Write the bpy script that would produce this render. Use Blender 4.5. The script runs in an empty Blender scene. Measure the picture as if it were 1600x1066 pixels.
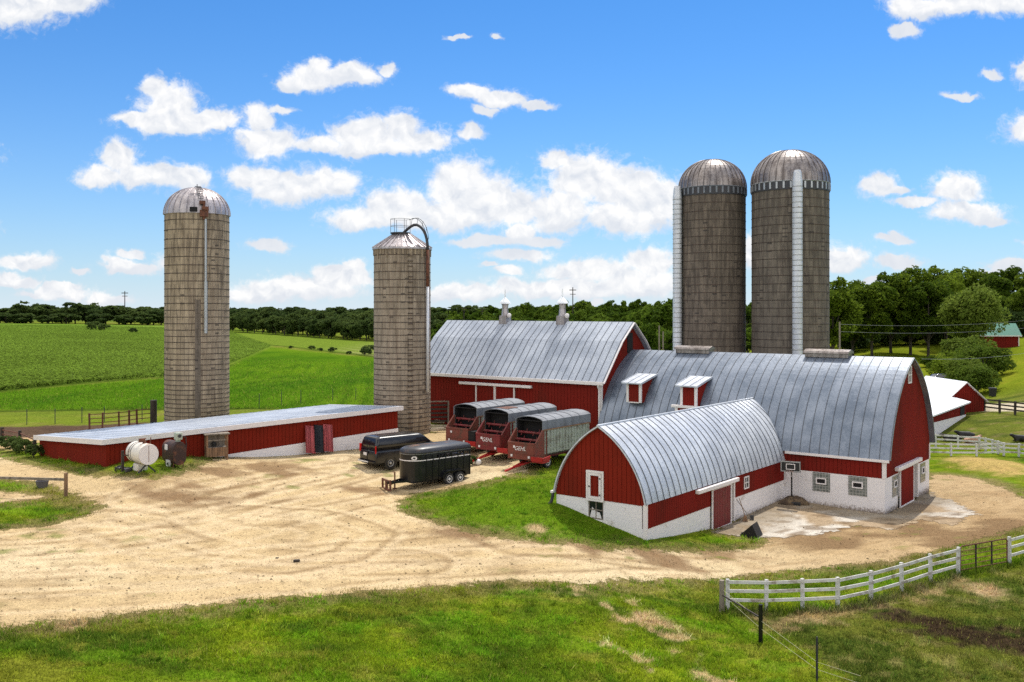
import bpy, math, random
import numpy as np
from mathutils import Vector, Matrix
R = math.radians
sc = bpy.context.scene
col = sc.collection
rng = np.random.default_rng(7)
random.seed(7)

# ------------------------------------------------------------------ camera facts (metres, X right, Y away, Z up)
F, CX, HY, CZ = 1500.0, 800.0, 483.0, 12.5
def at(px, py, Y):
    return Vector(((px-CX)/F*Y, Y, CZ-(py-HY)/F*Y))

# ------------------------------------------------------------------ numpy noise
def _hash(ix, iy, seed):
    h = (ix.astype(np.int64)*374761393 + iy.astype(np.int64)*668265263 + seed*974711) & 0x7fffffff
    h = ((h ^ (h >> 13))*1274126177) & 0x7fffffff
    return ((h ^ (h >> 16)) & 0xffff)/65535.0
def vn(x, y, seed=0):
    ix, iy = np.floor(x), np.floor(y)
    fx, fy = x-ix, y-iy
    fx = fx*fx*(3-2*fx); fy = fy*fy*(3-2*fy)
    a = _hash(ix, iy, seed); b = _hash(ix+1, iy, seed)
    c = _hash(ix, iy+1, seed); d = _hash(ix+1, iy+1, seed)
    return (a*(1-fx)+b*fx)*(1-fy)+(c*(1-fx)+d*fx)*fy
def fbm(x, y, seed=0, o=4):
    s = 0; a = .5; t = 0
    for k in range(o):
        s = s+a*vn(x, y, seed+k*17); t += a; a *= .5; x = x*2.03+5.1; y = y*2.03+1.7
    return s/t
def sst(a, b, x):
    t = np.clip((x-a)/(b-a), 0, 1); return t*t*(3-2*t)

# ------------------------------------------------------------------ terrain height: thin plate spline through surveyed points
CP = [ # pixel column, distance, height
 (-300,20,2.2),(300,20,1.4),(800,20,.6),(1300,20,.0),(1900,20,-.3),
 (-200,33,2.6),(0,33,2.1),(400,33,1.6),(800,34,.9),(1130,39.7,.05),(1276,32.5,-.1),(1600,33,-.4),(1900,33,-.4),
 (1300,40.2,.0),(1454,44,.0),(1600,48.4,.1),(1800,50,.2),
 (1007,48,.98),(1060,50.5,.55),(1125,54.7,.1),(866,51.3,2.2),(930,49.8,1.55),(800,45,1.45),(700,48,1.8),(1000,42,.75),
 (1385,58.2,.0),(1240,61.5,.2),(1300,57,.05),(1452,66.1,-.1),(1600,58,.25),(1800,60,.4),
 (103,50,2.75),(0,48,2.8),(-150,48,3.0),(500,50,2.1),(300,45,2.3),(400,55,2.7),
 (600,62,2.1),(690,58,2.1),(165,55.3,3.4),(220,52.5,3.65),(340,58,3.25),(622,68.9,2.9),(550,64,2.7),
 (850,60,2.45),(750,66,2.6),(930,70,2.6),(680,81,2.8),(628,74,3.0),(800,76,2.7),(1000,62,1.6),
 (62,63.6,2.8),(0,65,2.7),(-200,65,2.7),(308,75,3.1),(480,80,2.9),
 (0,80,2.5),(260,85,3.0),(430,88,3.2),(-300,80,2.5),
 (0,110,3.3),(260,110,3.5),(585,110,3.6),(850,110,3.2),(0,200,3.8),(260,200,3.6),(450,140,2.9),(585,200,2.0),(-500,200,4.0),
 (0,560,4.4),(260,520,3.2),(360,480,2.2),(585,400,.2),(-600,600,5.0),
 (750,300,.8),(950,220,1.6),(800,520,3.),(1050,500,4.),(1150,110,1.2),(1110,83,.8),(1235,80,.5),
 (1486,82,-.1),(1568,82.5,-.1),(1530,87,.05),(1700,85,.4),(1480,98,.9),(1531,105,1.45),(1600,105,1.9),(1750,105,2.6),
 (1550,120,1.6),(1500,138,1.7),(1600,125,3.2),(1480,180,3.4),(1400,190,3.9),(1320,190,3.5),(1560,178,5.4),(1650,180,6.5),(1900,180,8.),
 (1400,320,8.),(1600,320,11.),(1900,400,14.),(1200,350,4.5),
 (-600,1500,4.),(300,1500,1.),(800,1500,7.),(1300,1500,9.),(2000,1500,14.),(800,5000,6.),(-400,5000,4.),(2000,5000,9.),
 (-300,5,2.0),(800,0,.6),(1900,5,-.2)]
CP = np.array(CP, float)
def _uw(u, Y):
    return np.stack([2.2*u, np.log(np.maximum(Y, -15)+20)], -1)
_cu = (CP[:, 0]-CX)/F*CP[:, 1]/(CP[:, 1]+20)
_cp = _uw(_cu, CP[:, 1])
def _k(d2):
    return np.where(d2 > 1e-12, .5*d2*np.log(np.maximum(d2, 1e-12)), 0)
_n = len(CP)
_d2 = ((_cp[:, None]-_cp[None])**2).sum(-1)
_A = np.zeros((_n+3, _n+3)); _A[:_n, :_n] = _k(_d2)+np.eye(_n)*.002
_A[:_n, _n] = 1; _A[:_n, _n+1:] = _cp; _A[_n, :_n] = 1; _A[_n+1:, :_n] = _cp.T
_w = np.linalg.solve(_A, np.concatenate([CP[:, 2], np.zeros(3)]))
def H(X, Y):
    X = np.asarray(X, float); Y = np.asarray(Y, float)
    sh = np.broadcast(X, Y).shape
    X = np.broadcast_to(X, sh).ravel(); Y = np.broadcast_to(Y, sh).ravel()
    p = _uw(X/(np.maximum(Y, -15)+20), Y)
    out = np.empty(len(X))
    for i in range(0, len(X), 20000):
        q = p[i:i+20000]
        d2 = ((q[:, None]-_cp[None])**2).sum(-1)
        out[i:i+20000] = _k(d2)@_w[:_n]+_w[_n]+q@_w[_n+1:]
    return out.reshape(sh)
def hz(x, y):
    return float(H(np.array([x]), np.array([y]))[0])
_T = np.exp(np.linspace(math.log(14), math.log(1200), 1500))
def P(px, py):
    X = (px-CX)/F*_T; Z = CZ-(py-HY)/F*_T
    h = H(X, _T); b = np.nonzero(Z <= h)[0]
    i = b[0] if len(b) else len(_T)-1
    if i > 0:
        a0 = Z[i-1]-h[i-1]; a1 = Z[i]-h[i]
        t = a0/(a0-a1) if a0 != a1 else 0
        Y = _T[i-1]+(_T[i]-_T[i-1])*min(max(t, 0), 1)
    else:
        Y = _T[0]
    x = (px-CX)/F*Y
    return Vector((x, Y, hz(x, Y)))

# ------------------------------------------------------------------ objects
def tag(o, label=None, cat=None, group=None, kind=None):
    if label: o['label'] = label
    if cat: o['category'] = cat
    if group: o['group'] = group
    if kind: o['kind'] = kind
    return o
def thing(name, label, cat, loc=(0, 0, 0), rz=0, group=None):
    o = bpy.data.objects.new(name, None); col.objects.link(o)
    o.empty_display_size = .3
    o.location = loc; o.rotation_euler = (0, 0, rz)
    return tag(o, label, cat, group)
def copy_tree(o, parent=None):
    c = o.copy(); col.objects.link(c)
    if parent: c.parent = parent
    for ch in list(o.children): copy_tree(ch, c)
    return c

class MB:
    def __init__(s): s.v = []; s.f = []; s.m = []; s.cur = 0
    def add(s, vs, fs):
        n = len(s.v); s.v += [tuple(p) for p in vs]
        for f in fs: s.f.append([i+n for i in f]); s.m.append(s.cur)
        return s
    def quad(s, a, b, c, d): return s.add([a, b, c, d], [[0, 1, 2, 3]])
    def poly(s, pts): return s.add(pts, [list(range(len(pts)))])
    def box(s, x0, y0, z0, x1, y1, z1, M=None):
        x0, x1 = min(x0, x1), max(x0, x1); y0, y1 = min(y0, y1), max(y0, y1); z0, z1 = min(z0, z1), max(z0, z1)
        v = [Vector(p) for p in ((x0,y0,z0),(x1,y0,z0),(x1,y1,z0),(x0,y1,z0),(x0,y0,z1),(x1,y0,z1),(x1,y1,z1),(x0,y1,z1))]
        if M is not None: v = [M@p for p in v]
        return s.add(v, [[3,2,1,0],[4,5,6,7],[0,1,5,4],[1,2,6,5],[2,3,7,6],[3,0,4,7]])
    def bar(s, a, b, w, h=None, up=(0, 0, 1)):
        a, b = Vector(a), Vector(b); h = h or w
        d = (b-a); L = d.length
        if L < 1e-6: return s
        d.normalize(); u = Vector(up)
        if abs(d.dot(u)) > .98: u = Vector((1, 0, 0))
        r = d.cross(u).normalized(); u = r.cross(d)
        v = []
        for p in (a, b):
            for (i, j) in ((-1,-1),(1,-1),(1,1),(-1,1)): v.append(p+r*(i*w/2)+u*(j*h/2))
        return s.add(v, [[3,2,1,0],[4,5,6,7],[0,1,5,4],[1,2,6,5],[2,3,7,6],[3,0,4,7]])
    def tube(s, pts, r, n=8, cap=True):
        pts = [Vector(p) for p in pts]; rs = r if isinstance(r, (list, tuple)) else [r]*len(pts)
        v = []; fs = []; prev = None
        for i, p in enumerate(pts):
            d = (pts[min(i+1, len(pts)-1)]-pts[max(i-1, 0)]).normalized()
            if prev is None:
                u = Vector((0, 0, 1)) if abs(d.z) < .9 else Vector((1, 0, 0))
            else: u = prev
            a = (u-d*u.dot(d)).normalized(); prev = a; b = d.cross(a)
            for k in range(n):
                t = 2*math.pi*k/n; v.append(p+(a*math.cos(t)+b*math.sin(t))*rs[i])
        for i in range(len(pts)-1):
            for k in range(n):
                fs.append([i*n+k, i*n+(k+1) % n, (i+1)*n+(k+1) % n, (i+1)*n+k])
        if cap: fs.append(list(range(n))[::-1]); fs.append([(len(pts)-1)*n+k for k in range(n)])
        return s.add(v, fs)
    def lathe(s, prof, n=24, c=(0, 0, 0), cap=True):
        v = []; fs = []
        for (r, z) in prof:
            for k in range(n):
                t = 2*math.pi*k/n; v.append((c[0]+r*math.cos(t), c[1]+r*math.sin(t), c[2]+z))
        for i in range(len(prof)-1):
            for k in range(n): fs.append([i*n+k, i*n+(k+1) % n, (i+1)*n+(k+1) % n, (i+1)*n+k])
        if cap:
            fs.append(list(range(n))[::-1]); fs.append([(len(prof)-1)*n+k for k in range(n)])
        return s.add(v, fs)
    def wheel(s, c, ax, prof, n=24):
        """lathe about axis ax through c ; prof = (radius, offset)"""
        ax = Vector(ax).normalized(); u = Vector((0, 0, 1)); b = ax.cross(u).normalized(); c = Vector(c)
        v = []; fs = []
        for (r, o) in prof:
            for k in range(n):
                t = 2*math.pi*k/n; v.append(c+ax*o+(u*math.cos(t)+b*math.sin(t))*r)
        for i in range(len(prof)-1):
            for k in range(n): fs.append([i*n+k, i*n+(k+1) % n, (i+1)*n+(k+1) % n, (i+1)*n+k])
        fs.append(list(range(n))[::-1]); fs.append([(len(prof)-1)*n+k for k in range(n)])
        return s.add(v, fs)
    def loft(s, loops, cap=True):
        n = len(loops[0]); v = [p for l in loops for p in l]; fs = []
        for i in range(len(loops)-1):
            for k in range(n): fs.append([i*n+k, i*n+(k+1) % n, (i+1)*n+(k+1) % n, (i+1)*n+k])
        if cap: fs.append(list(range(n))[::-1]); fs.append([(len(loops)-1)*n+k for k in range(n)])
        return s.add(v, fs)
    def prism(s, poly, a, b, axis='y'):
        """poly of (p,q) extruded along axis from a to b. axis y: (x,z); axis x: (y,z); axis z: (x,y)"""
        def mk(p, t):
            return {'y': (p[0], t, p[1]), 'x': (t, p[0], p[1]), 'z': (p[0], p[1], t)}[axis]
        n = len(poly)
        return s.add([mk(p, a) for p in poly]+[mk(p, b) for p in poly],
                     [[i, (i+1) % n, n+(i+1) % n, n+i] for i in range(n)]+[list(range(n))[::-1], list(range(n, 2*n))])
    def build(s, name, mat, parent=None, bevel=0, smooth=False, seg=2, loc=None):
        me = bpy.data.meshes.new(name)
        me.from_pydata(s.v, [], s.f); 
        ms = mat if isinstance(mat, (list, tuple)) else [mat]
        for m in ms: me.materials.append(m)
        if len(ms) > 1: me.polygons.foreach_set('material_index', s.m)
        me.update()
        import bmesh
        bm = bmesh.new(); bm.from_mesh(me)
        bmesh.ops.recalc_face_normals(bm, faces=bm.faces); 
        uvl = bm.loops.layers.uv.new('UVMap')
        for f in bm.faces:
            n = f.normal
            if abs(n.z) > .75:
                for l in f.loops: l[uvl].uv = (l.vert.co.x, l.vert.co.y)
            else:
                t = Vector((-n.y, n.x, 0)).normalized() if (abs(n.x)+abs(n.y)) > 1e-6 else Vector((1, 0, 0))
                for l in f.loops: l[uvl].uv = (l.vert.co.dot(t), l.vert.co.z)
            f.smooth = smooth
        bm.to_mesh(me); bm.free()
        o = bpy.data.objects.new(name, me); col.objects.link(o)
        if parent: o.parent = parent
        if loc is not None: o.location = loc
        if bevel:
            md = o.modifiers.new('edge', 'BEVEL'); md.width = bevel; md.segments = seg; md.limit_method = 'ANGLE'; md.angle_limit = R(35)
        return o

def np_mesh(name, verts, faces, mat, parent=None, cols=None, smooth=False, attrs=None):
    """fast mesh from numpy arrays ; cols = per vertex rgb"""
    k = faces.shape[1]; me = bpy.data.meshes.new(name)
    me.vertices.add(len(verts)); me.vertices.foreach_set('co', verts.astype(np.float32).ravel())
    me.loops.add(faces.size); me.loops.foreach_set('vertex_index', faces.astype(np.int32).ravel())
    me.polygons.add(len(faces)); me.polygons.foreach_set('loop_start', np.arange(0, faces.size, k, dtype=np.int32))
    me.polygons.foreach_set('loop_total', np.full(len(faces), k, np.int32))
    if smooth: me.polygons.foreach_set('use_smooth', np.ones(len(faces), bool))
    me.update(calc_edges=True); me.validate()
    if cols is not None:
        a = me.color_attributes.new('land', 'FLOAT_COLOR', 'POINT')
        c4 = np.ones((len(verts), 4), np.float32); c4[:, :3] = cols; a.data.foreach_set('color', c4.ravel())
    for nm, arr in (attrs or {}).items():
        a = me.attributes.new(nm, 'FLOAT', 'POINT'); a.data.foreach_set('value', arr.astype(np.float32))
    me.materials.append(mat)
    o = bpy.data.objects.new(name, me); col.objects.link(o)
    if parent: o.parent = parent
    return o

# ------------------------------------------------------------------ materials
def nd(nt, t, ins=None, **props):
    n = nt.nodes.new(t)
    for k, v in props.items(): setattr(n, k, v)
    for k, v in (ins or {}).items():
        s = n.inputs[k]
        if isinstance(v, bpy.types.NodeSocket): nt.links.new(v, s)
        else: s.default_value = v
    return n
def mth(nt, op, a, b=None, c=None, clamp=False):
    d = {0: a}
    if b is not None: d[1] = b
    if c is not None: d[2] = c
    return nd(nt, 'ShaderNodeMath', d, operation=op, use_clamp=clamp).outputs[0]
def c4(c): return (c[0], c[1], c[2], 1)
def mixc(nt, fac, a, b, blend='MIX'):
    a = c4(a) if isinstance(a, tuple) and len(a) == 3 else a
    b = c4(b) if isinstance(b, tuple) and len(b) == 3 else b
    n = nt.nodes.new('ShaderNodeMix'); n.data_type = 'RGBA'; n.blend_type = blend
    for k, v in ((0, fac), (6, a), (7, b)):
        if isinstance(v, bpy.types.NodeSocket): nt.links.new(v, n.inputs[k])
        else: n.inputs[k].default_value = v
    return n.outputs[2]
def ramp(nt, v, a, b):
    return nd(nt, 'ShaderNodeMapRange', {0: v, 1: a, 2: b, 3: 0., 4: 1.}, interpolation_type='SMOOTHSTEP').outputs[0]
def noise(nt, vec, scale, detail=4., rough=.55, dist=0.):
    return nd(nt, 'ShaderNodeTexNoise', {'Vector': vec, 'Scale': scale, 'Detail': detail, 'Roughness': rough, 'Distortion': dist}).outputs[0]
def scaled(nt, vec, s):
    return nd(nt, 'ShaderNodeVectorMath', {0: vec, 1: s}, operation='MULTIPLY').outputs[0]
def newmat(name):
    m = bpy.data.materials.new(name); m.use_nodes = True
    nt = m.node_tree; nt.nodes.clear()
    out = nt.nodes.new('ShaderNodeOutputMaterial')
    bs = nt.nodes.new('ShaderNodeBsdfPrincipled'); nt.links.new(bs.outputs[0], out.inputs[0])
    return m, nt, bs, out
def setin(nt, bs, k, v):
    if isinstance(v, bpy.types.NodeSocket): nt.links.new(v, bs.inputs[k])
    else: bs.inputs[k].default_value = c4(v) if isinstance(v, tuple) and len(v) == 3 else v
def objvec(nt): return nd(nt, 'ShaderNodeTexCoord').outputs['Object']
def uvvec(nt): return nd(nt, 'ShaderNodeTexCoord').outputs['UV']
def bump(nt, bs, h, strength=.4, dist=.02):
    b = nd(nt, 'ShaderNodeBump', {'Height': h, 'Strength': strength, 'Distance': dist}); nt.links.new(b.outputs[0], bs.inputs['Normal'])
def worn(name, base, dirt, scale=1.5, amt=(.5, .75), rough=.6, metal=0., stretch=(1, 1, 1), var=.12, bmp=.15, spec=.4, fine=14.):
    """paint / metal / wood with blotches of dirt or wear and slight tone changes"""
    m, nt, bs, out = newmat(name)
    v = scaled(nt, objvec(nt), stretch)
    n1 = noise(nt, v, scale, 5., .6); n2 = noise(nt, v, fine, 3.); n3 = noise(nt, objvec(nt), scale*.35, 3.)
    c = mixc(nt, ramp(nt, n1, amt[0], amt[1]), base, dirt)
    k = mth(nt, 'MULTIPLY_ADD', mth(nt, 'ADD', n2, n3), var*2, 1-var*2)
    c = mixc(nt, 1., c, nd(nt, 'ShaderNodeCombineColor', {0: k, 1: k, 2: k}).outputs[0], 'MULTIPLY')
    setin(nt, bs, 'Base Color', c); setin(nt, bs, 'Metallic', metal); setin(nt, bs, 'Specular IOR Level', spec)
    setin(nt, bs, 'Roughness', mth(nt, 'MULTIPLY_ADD', n1, .3, rough-.15))
    if bmp: bump(nt, bs, n2, bmp, .01)
    return m
M = {}
M['red'] = worn('red_siding', (.195, .018, .009), (.145, .019, .010), .6, (.4, .8), .8, stretch=(1, 1, .4), var=.18, spec=.05)
M['redmain'] = worn('red_siding_barn', (.185, .016, .011), (.125, .018, .012), .5, (.4, .75), .8, stretch=(1, 1, .3), var=.18, spec=.05)
M['redfade'] = worn('faded_red_paint', (.185, .045, .028), (.12, .055, .035), 2.5, (.45, .7), .65, var=.2)
M['pinkred'] = worn('sun_bleached_red_sheet', (.42, .075, .075), (.34, .10, .09), 1.5, (.45, .75), .6, var=.15)
M['redwag'] = worn('red_wagon_paint', (.17, .018, .018), (.13, .045, .03), 2.2, (.45, .75), .55, var=.2)
M['redbright'] = worn('bright_red_paint', (.42, .02, .02), (.25, .02, .02), 2., (.5, .8), .45)
M['trim'] = worn('white_trim_paint', (.74, .68, .66), (.55, .47, .43), 2.5, (.55, .85), .6, var=.06)
M['whiteroof'] = worn('white_metal_roof', (.85, .86, .88), (.8, .8, .82), .6, (.5, .9), .45, var=.04)
M['galv'] = None
M['conc_white'] = None
M['darkmetal'] = worn('dark_metal', (.05, .05, .055), (.09, .06, .045), 3., (.5, .8), .55, metal=.4)
M['black'] = worn('black_paint', (.007, .007, .008), (.022, .019, .017), 2., (.5, .85), .28, spec=.4, bmp=.03)
M['blacktop'] = worn('sun_faded_black_paint', (.03, .03, .034), (.16, .075, .04), 1.1, (.56, .68), .4, bmp=.03)
M['vanblack'] = worn('van_black_paint', (.008, .008, .010), (.03, .027, .024), 1.6, (.55, .9), .22, spec=.6, bmp=0.)
M['rubber'] = worn('tyre_rubber', (.02, .02, .02), (.08, .065, .05), 4., (.5, .8), .85)
M['rimwhite'] = worn('white_wheel_rim', (.72, .7, .68), (.35, .28, .22), 5., (.55, .8), .5)
M['steel'] = worn('grey_steel', (.42, .42, .42), (.22, .16, .12), 3., (.55, .8), .45, metal=.6)
M['rust'] = worn('rusty_steel', (.16, .06, .032), (.08, .035, .025), 4., (.4, .7), .85, var=.25)
M['glass'] = worn('dark_window_glass', (.012, .014, .018), (.03, .03, .03), 1., (.5, .9), .08, spec=.8, bmp=0., var=.02)
M['hollow'] = worn('dark_interior', (.012, .010, .010), (.02, .016, .014), 1., (.4, .8), .9)
M['woodgrey'] = worn('weathered_grey_wood', (.23, .19, .15), (.11, .085, .065), 5., (.4, .75), .85, stretch=(1, 1, .2), var=.25)
M['woodbrown'] = worn('brown_wood', (.25, .14, .075), (.12, .07, .04), 5., (.4, .7), .8, stretch=(1, 1, .2), var=.25)
M['wooddark'] = worn('dark_stained_wood', (.035, .026, .02), (.06, .045, .035), 5., (.4, .7), .8, stretch=(1, 1, .2), var=.2)
M['fencewhite'] = worn('white_fence_paint', (.60, .58, .555), (.27, .22, .17), 1.7, (.46, .70), .7, var=.16)
M['hoop'] = worn('dark_hoop_steel', (.05, .038, .03), (.09, .05, .035), 3., (.4, .7), .8)
M['tankwhite'] = worn('stained_white_tank', (.72, .66, .58), (.30, .15, .06), 1.6, (.54, .70), .5, var=.1)
M['tankbrown'] = worn('rusty_brown_tank', (.045, .022, .017), (.16, .06, .03), 2.2, (.5, .72), .7, var=.2)
M['slat'] = worn('pale_green_wagon_boards', (.33, .35, .29), (.20, .19, .15), 1.5, (.45, .7), .7, var=.15)
M['tarpgrey'] = worn('grey_wagon_roof', (.17, .18, .20), (.10, .10, .11), 1.1, (.45, .75), .55, var=.18)
M['plastic'] = worn('black_plastic', (.015, .015, .016), (.03, .03, .03), 2., (.5, .8), .5)
M['greytub'] = worn('dull_grey_plastic', (.10, .09, .10), (.14, .12, .10), 3., (.5, .8), .7)
M['lampred'] = worn('tail_lamp_red', (.45, .012, .012), (.35, .01, .01), 3., (.5, .8), .2, bmp=0.)
M['pump'] = worn('pale_green_pump', (.36, .40, .33), (.2, .17, .12), 4., (.5, .75), .5)
M['greenroof'] = worn('green_metal_roof', (.07, .21, .15), (.06, .16, .12), .8, (.4, .8), .5)
M['cowblack'] = worn('black_hide', (.012, .010, .010), (.03, .022, .018), 3., (.4, .8), .6)
M['cowtan'] = worn('tan_hide', (.38, .20, .12), (.5, .32, .22), 2., (.4, .7), .7)
M['bark'] = worn('bark', (.05, .04, .03), (.10, .08, .06), 3., (.4, .7), .9, stretch=(1, 1, .25), var=.3)
M['bluecar'] = worn('dark_blue_car_paint', (.012, .016, .03), (.03, .035, .05), 1., (.5, .9), .2, spec=.7, bmp=0.)
M['wire'] = worn('fence_wire', (.5, .46, .3), (.3, .25, .18), 3., (.5, .8), .5)
M['cable'] = worn('power_cable', (.22, .23, .22), (.3, .3, .3), 3., (.5, .8), .5)
M['concrete_step'] = worn('old_timber_pile', (.45, .38, .28), (.2, .15, .10), 2.5, (.45, .7), .85, var=.25)

def galvanised(name, c1, c2, rough=.42, metal=.55, streak=(.7, .7, .7), sc_=.9):
    m, nt, bs, out = newmat(name)
    v = scaled(nt, objvec(nt), streak)
    n1 = noise(nt, v, sc_, 6., .62); n2 = noise(nt, objvec(nt), 9., 4., .6); n3 = noise(nt, objvec(nt), .22, 2.)
    f = mth(nt, 'ADD', mth(nt, 'MULTIPLY', n1, .65), mth(nt, 'MULTIPLY', n2, .35))
    c = mixc(nt, ramp(nt, f, .36, .64), c1, c2)
    k = mth(nt, 'MULTIPLY_ADD', n3, .3, .85)
    c = mixc(nt, 1., c, nd(nt, 'ShaderNodeCombineColor', {0: k, 1: k, 2: k}).outputs[0], 'MULTIPLY')
    setin(nt, bs, 'Base Color', c); setin(nt, bs, 'Metallic', metal)
    setin(nt, bs, 'Roughness', mth(nt, 'MULTIPLY_ADD', n2, .25, rough-.12))
    bump(nt, bs, mth(nt, 'ADD', n1, mth(nt, 'MULTIPLY', n2, .3)), .25, .03)
    return m
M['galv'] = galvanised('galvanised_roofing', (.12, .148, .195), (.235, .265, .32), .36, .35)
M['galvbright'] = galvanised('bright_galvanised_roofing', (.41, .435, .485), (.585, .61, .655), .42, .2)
M['galvgam'] = galvanised('gambrel_roofing', (.26, .29, .345), (.44, .47, .525), .42, .2, (.5, .5, .5), .8)
M['dome'] = galvanised('weathered_dome_steel', (.13, .105, .095), (.32, .28, .26), .36, .6, (1.5, 1.5, .12), 2.2)
M['domelight'] = galvanised('pale_dome_steel', (.30, .26, .26), (.52, .47, .47), .40, .5, (1.5, 1.5, .12), 2.2)
M['chute'] = galvanised('galvanised_chute', (.5, .5, .52), (.66, .66, .68), .45, .35, (1, 1, .2), 1.2)
M['galvshed'] = galvanised('shed_roofing', (.24, .27, .33), (.44, .47, .52), .5, .15, (.5, 2., 1), 1.3)
M['seam'] = galvanised('roof_seam_steel', (.09, .095, .11), (.14, .145, .16), .55, .3)

def blockwall():
    m, nt, bs, out = newmat('whitewashed_block')
    uv = uvvec(nt)
    br = nd(nt, 'ShaderNodeTexBrick', {'Vector': uv, 'Scale': 1., 'Mortar Size': .012, 'Brick Width': .4, 'Row Height': .2, 'Bias': -.2,
        'Color1': (.78, .73, .72, 1), 'Color2': (.75, .70, .69, 1), 'Mortar': (.70, .655, .645, 1)})
    n1 = noise(nt, uv, 1.1, 6., .65); n2 = noise(nt, uv, 7., 5., .65)
    z = nd(nt, 'ShaderNodeSeparateXYZ', {0: uv}).outputs[1]
    c = mixc(nt, ramp(nt, n1, .57, .75), br.outputs[0], (.42, .35, .29))
    low = mth(nt, 'SUBTRACT', mth(nt, 'MULTIPLY', n2, .9), mth(nt, 'MULTIPLY', z, .9))      # splashed muck along the foot of the wall
    c = mixc(nt, mth(nt, 'MULTIPLY', ramp(nt, low, .05, .45), .9), c, (.16, .11, .075))
    c = mixc(nt, ramp(nt, n2, .68, .76), c, (.24, .19, .15))
    setin(nt, bs, 'Base Color', c); setin(nt, bs, 'Roughness', .85)
    bump(nt, bs, mth(nt, 'ADD', br.outputs[1], mth(nt, 'MULTIPLY', n2, -.6)), -.25, .012)
    return m
M['conc_white'] = blockwall()
def glassblock():
    m, nt, bs, out = newmat('glass_block')
    uv = uvvec(nt)
    br = nd(nt, 'ShaderNodeTexBrick', {'Vector': uv, 'Scale': 1., 'Mortar Size': .016, 'Brick Width': .19, 'Row Height': .19, 'Bias': 0., 'Mortar Smooth': .2,
        'Color1': (.10, .11, .10, 1), 'Color2': (.19, .20, .18, 1), 'Mortar': (.33, .32, .30, 1)}, offset=0.)
    setin(nt, bs, 'Base Color', br.outputs[0]); setin(nt, bs, 'Roughness', .25); bump(nt, bs, br.outputs[1], -.6, .02)
    return m
M['glassblock'] = glassblock()
def staves(name, a, b, stain, seed, pale):
    """concrete stave cylinder, object origin on the axis"""
    m, nt, bs, out = newmat(name)
    s = nd(nt, 'ShaderNodeSeparateXYZ', {0: objvec(nt)})
    ang = mth(nt, 'ARCTAN2', s.outputs[1], s.outputs[0])
    u = mth(nt, 'MULTIPLY', ang, 46/6.28318)
    fl = mth(nt, 'FLOOR', u)
    odd = mth(nt, 'MULTIPLY', mth(nt, 'MODULO', mth(nt, 'ADD', fl, 1000.), 2.), .38)
    vz = mth(nt, 'DIVIDE', mth(nt, 'ADD', s.outputs[2], odd), .76)
    fu = mth(nt, 'FRACT', u); fv = mth(nt, 'FRACT', vz)
    eu = mth(nt, 'MINIMUM', fu, mth(nt, 'SUBTRACT', 1., fu)); ev = mth(nt, 'MINIMUM', fv, mth(nt, 'SUBTRACT', 1., fv))
    joint = mth(nt, 'MAXIMUM', mth(nt, 'MULTIPLY', mth(nt, 'LESS_THAN', eu, .05), .8), mth(nt, 'MULTIPLY', mth(nt, 'LESS_THAN', ev, .02), .55))
    cell = nd(nt, 'ShaderNodeTexWhiteNoise', {'Vector': nd(nt, 'ShaderNodeCombineXYZ', {0: fl, 1: mth(nt, 'FLOOR', vz), 2: float(seed)}).outputs[0]}, noise_dimensions='3D').outputs[0]
    cyl = nd(nt, 'ShaderNodeCombineXYZ', {0: mth(nt, 'MULTIPLY', ang, 2.4), 1: float(seed), 2: s.outputs[2]}).outputs[0]
    st1 = noise(nt, scaled(nt, cyl, (2.2, 1, .07)), 1.6, 6., .65)
    st2 = noise(nt, scaled(nt, cyl, (3.5, 1, .35)), 1.3, 6., .7)
    n3 = noise(nt, objvec(nt), 7., 4., .6)
    c = mixc(nt, ramp(nt, st1, .36, .64), a, b)
    hgt = mth(nt, 'MULTIPLY', s.outputs[2], .006)
    c = mixc(nt, mth(nt, 'MULTIPLY', ramp(nt, mth(nt, 'ADD', st2, hgt), .53, .70), .85), c, stain)
    c = mixc(nt, mth(nt, 'MULTIPLY', ramp(nt, st2, .40, .28), .5), c, pale)
    k = mth(nt, 'ADD', mth(nt, 'MULTIPLY_ADD', cell, .26, .74), mth(nt, 'MULTIPLY', n3, .25))
    c = mixc(nt, 1., c, nd(nt, 'ShaderNodeCombineColor', {0: k, 1: k, 2: k}).outputs[0], 'MULTIPLY')
    c = mixc(nt, mth(nt, 'MULTIPLY', joint, .55), c, (.05, .042, .036))
    spot = mth(nt, 'MULTIPLY', mth(nt, 'GREATER_THAN', cell, .955), mth(nt, 'LESS_THAN', ev, .16))
    c = mixc(nt, mth(nt, 'MULTIPLY', spot, .7), c, (.025, .02, .018))
    setin(nt, bs, 'Base Color', c); setin(nt, bs, 'Roughness', .9)
    bump(nt, bs, mth(nt, 'SUBTRACT', mth(nt, 'MULTIPLY', n3, .5), joint), .35, .015)
    return m
M['stave_a'] = staves('silo_staves_weathered', (.37, .285, .19), (.28, .21, .14), (.13, .095, .062), 3, (.52, .42, .29))
M['stave_b'] = staves('silo_staves_grey', (.32, .255, .185), (.26, .20, .145), (.16, .12, .082), 11, (.44, .36, .27))
M['stave_c'] = staves('silo_staves_dark', (.17, .13, .095), (.13, .10, .074), (.07, .052, .038), 23, (.22, .175, .13))
M['stave_d'] = staves('silo_staves_dark_grey', (.175, .14, .105), (.135, .11, .082), (.08, .062, .047), 37, (.23, .19, .145))

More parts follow.
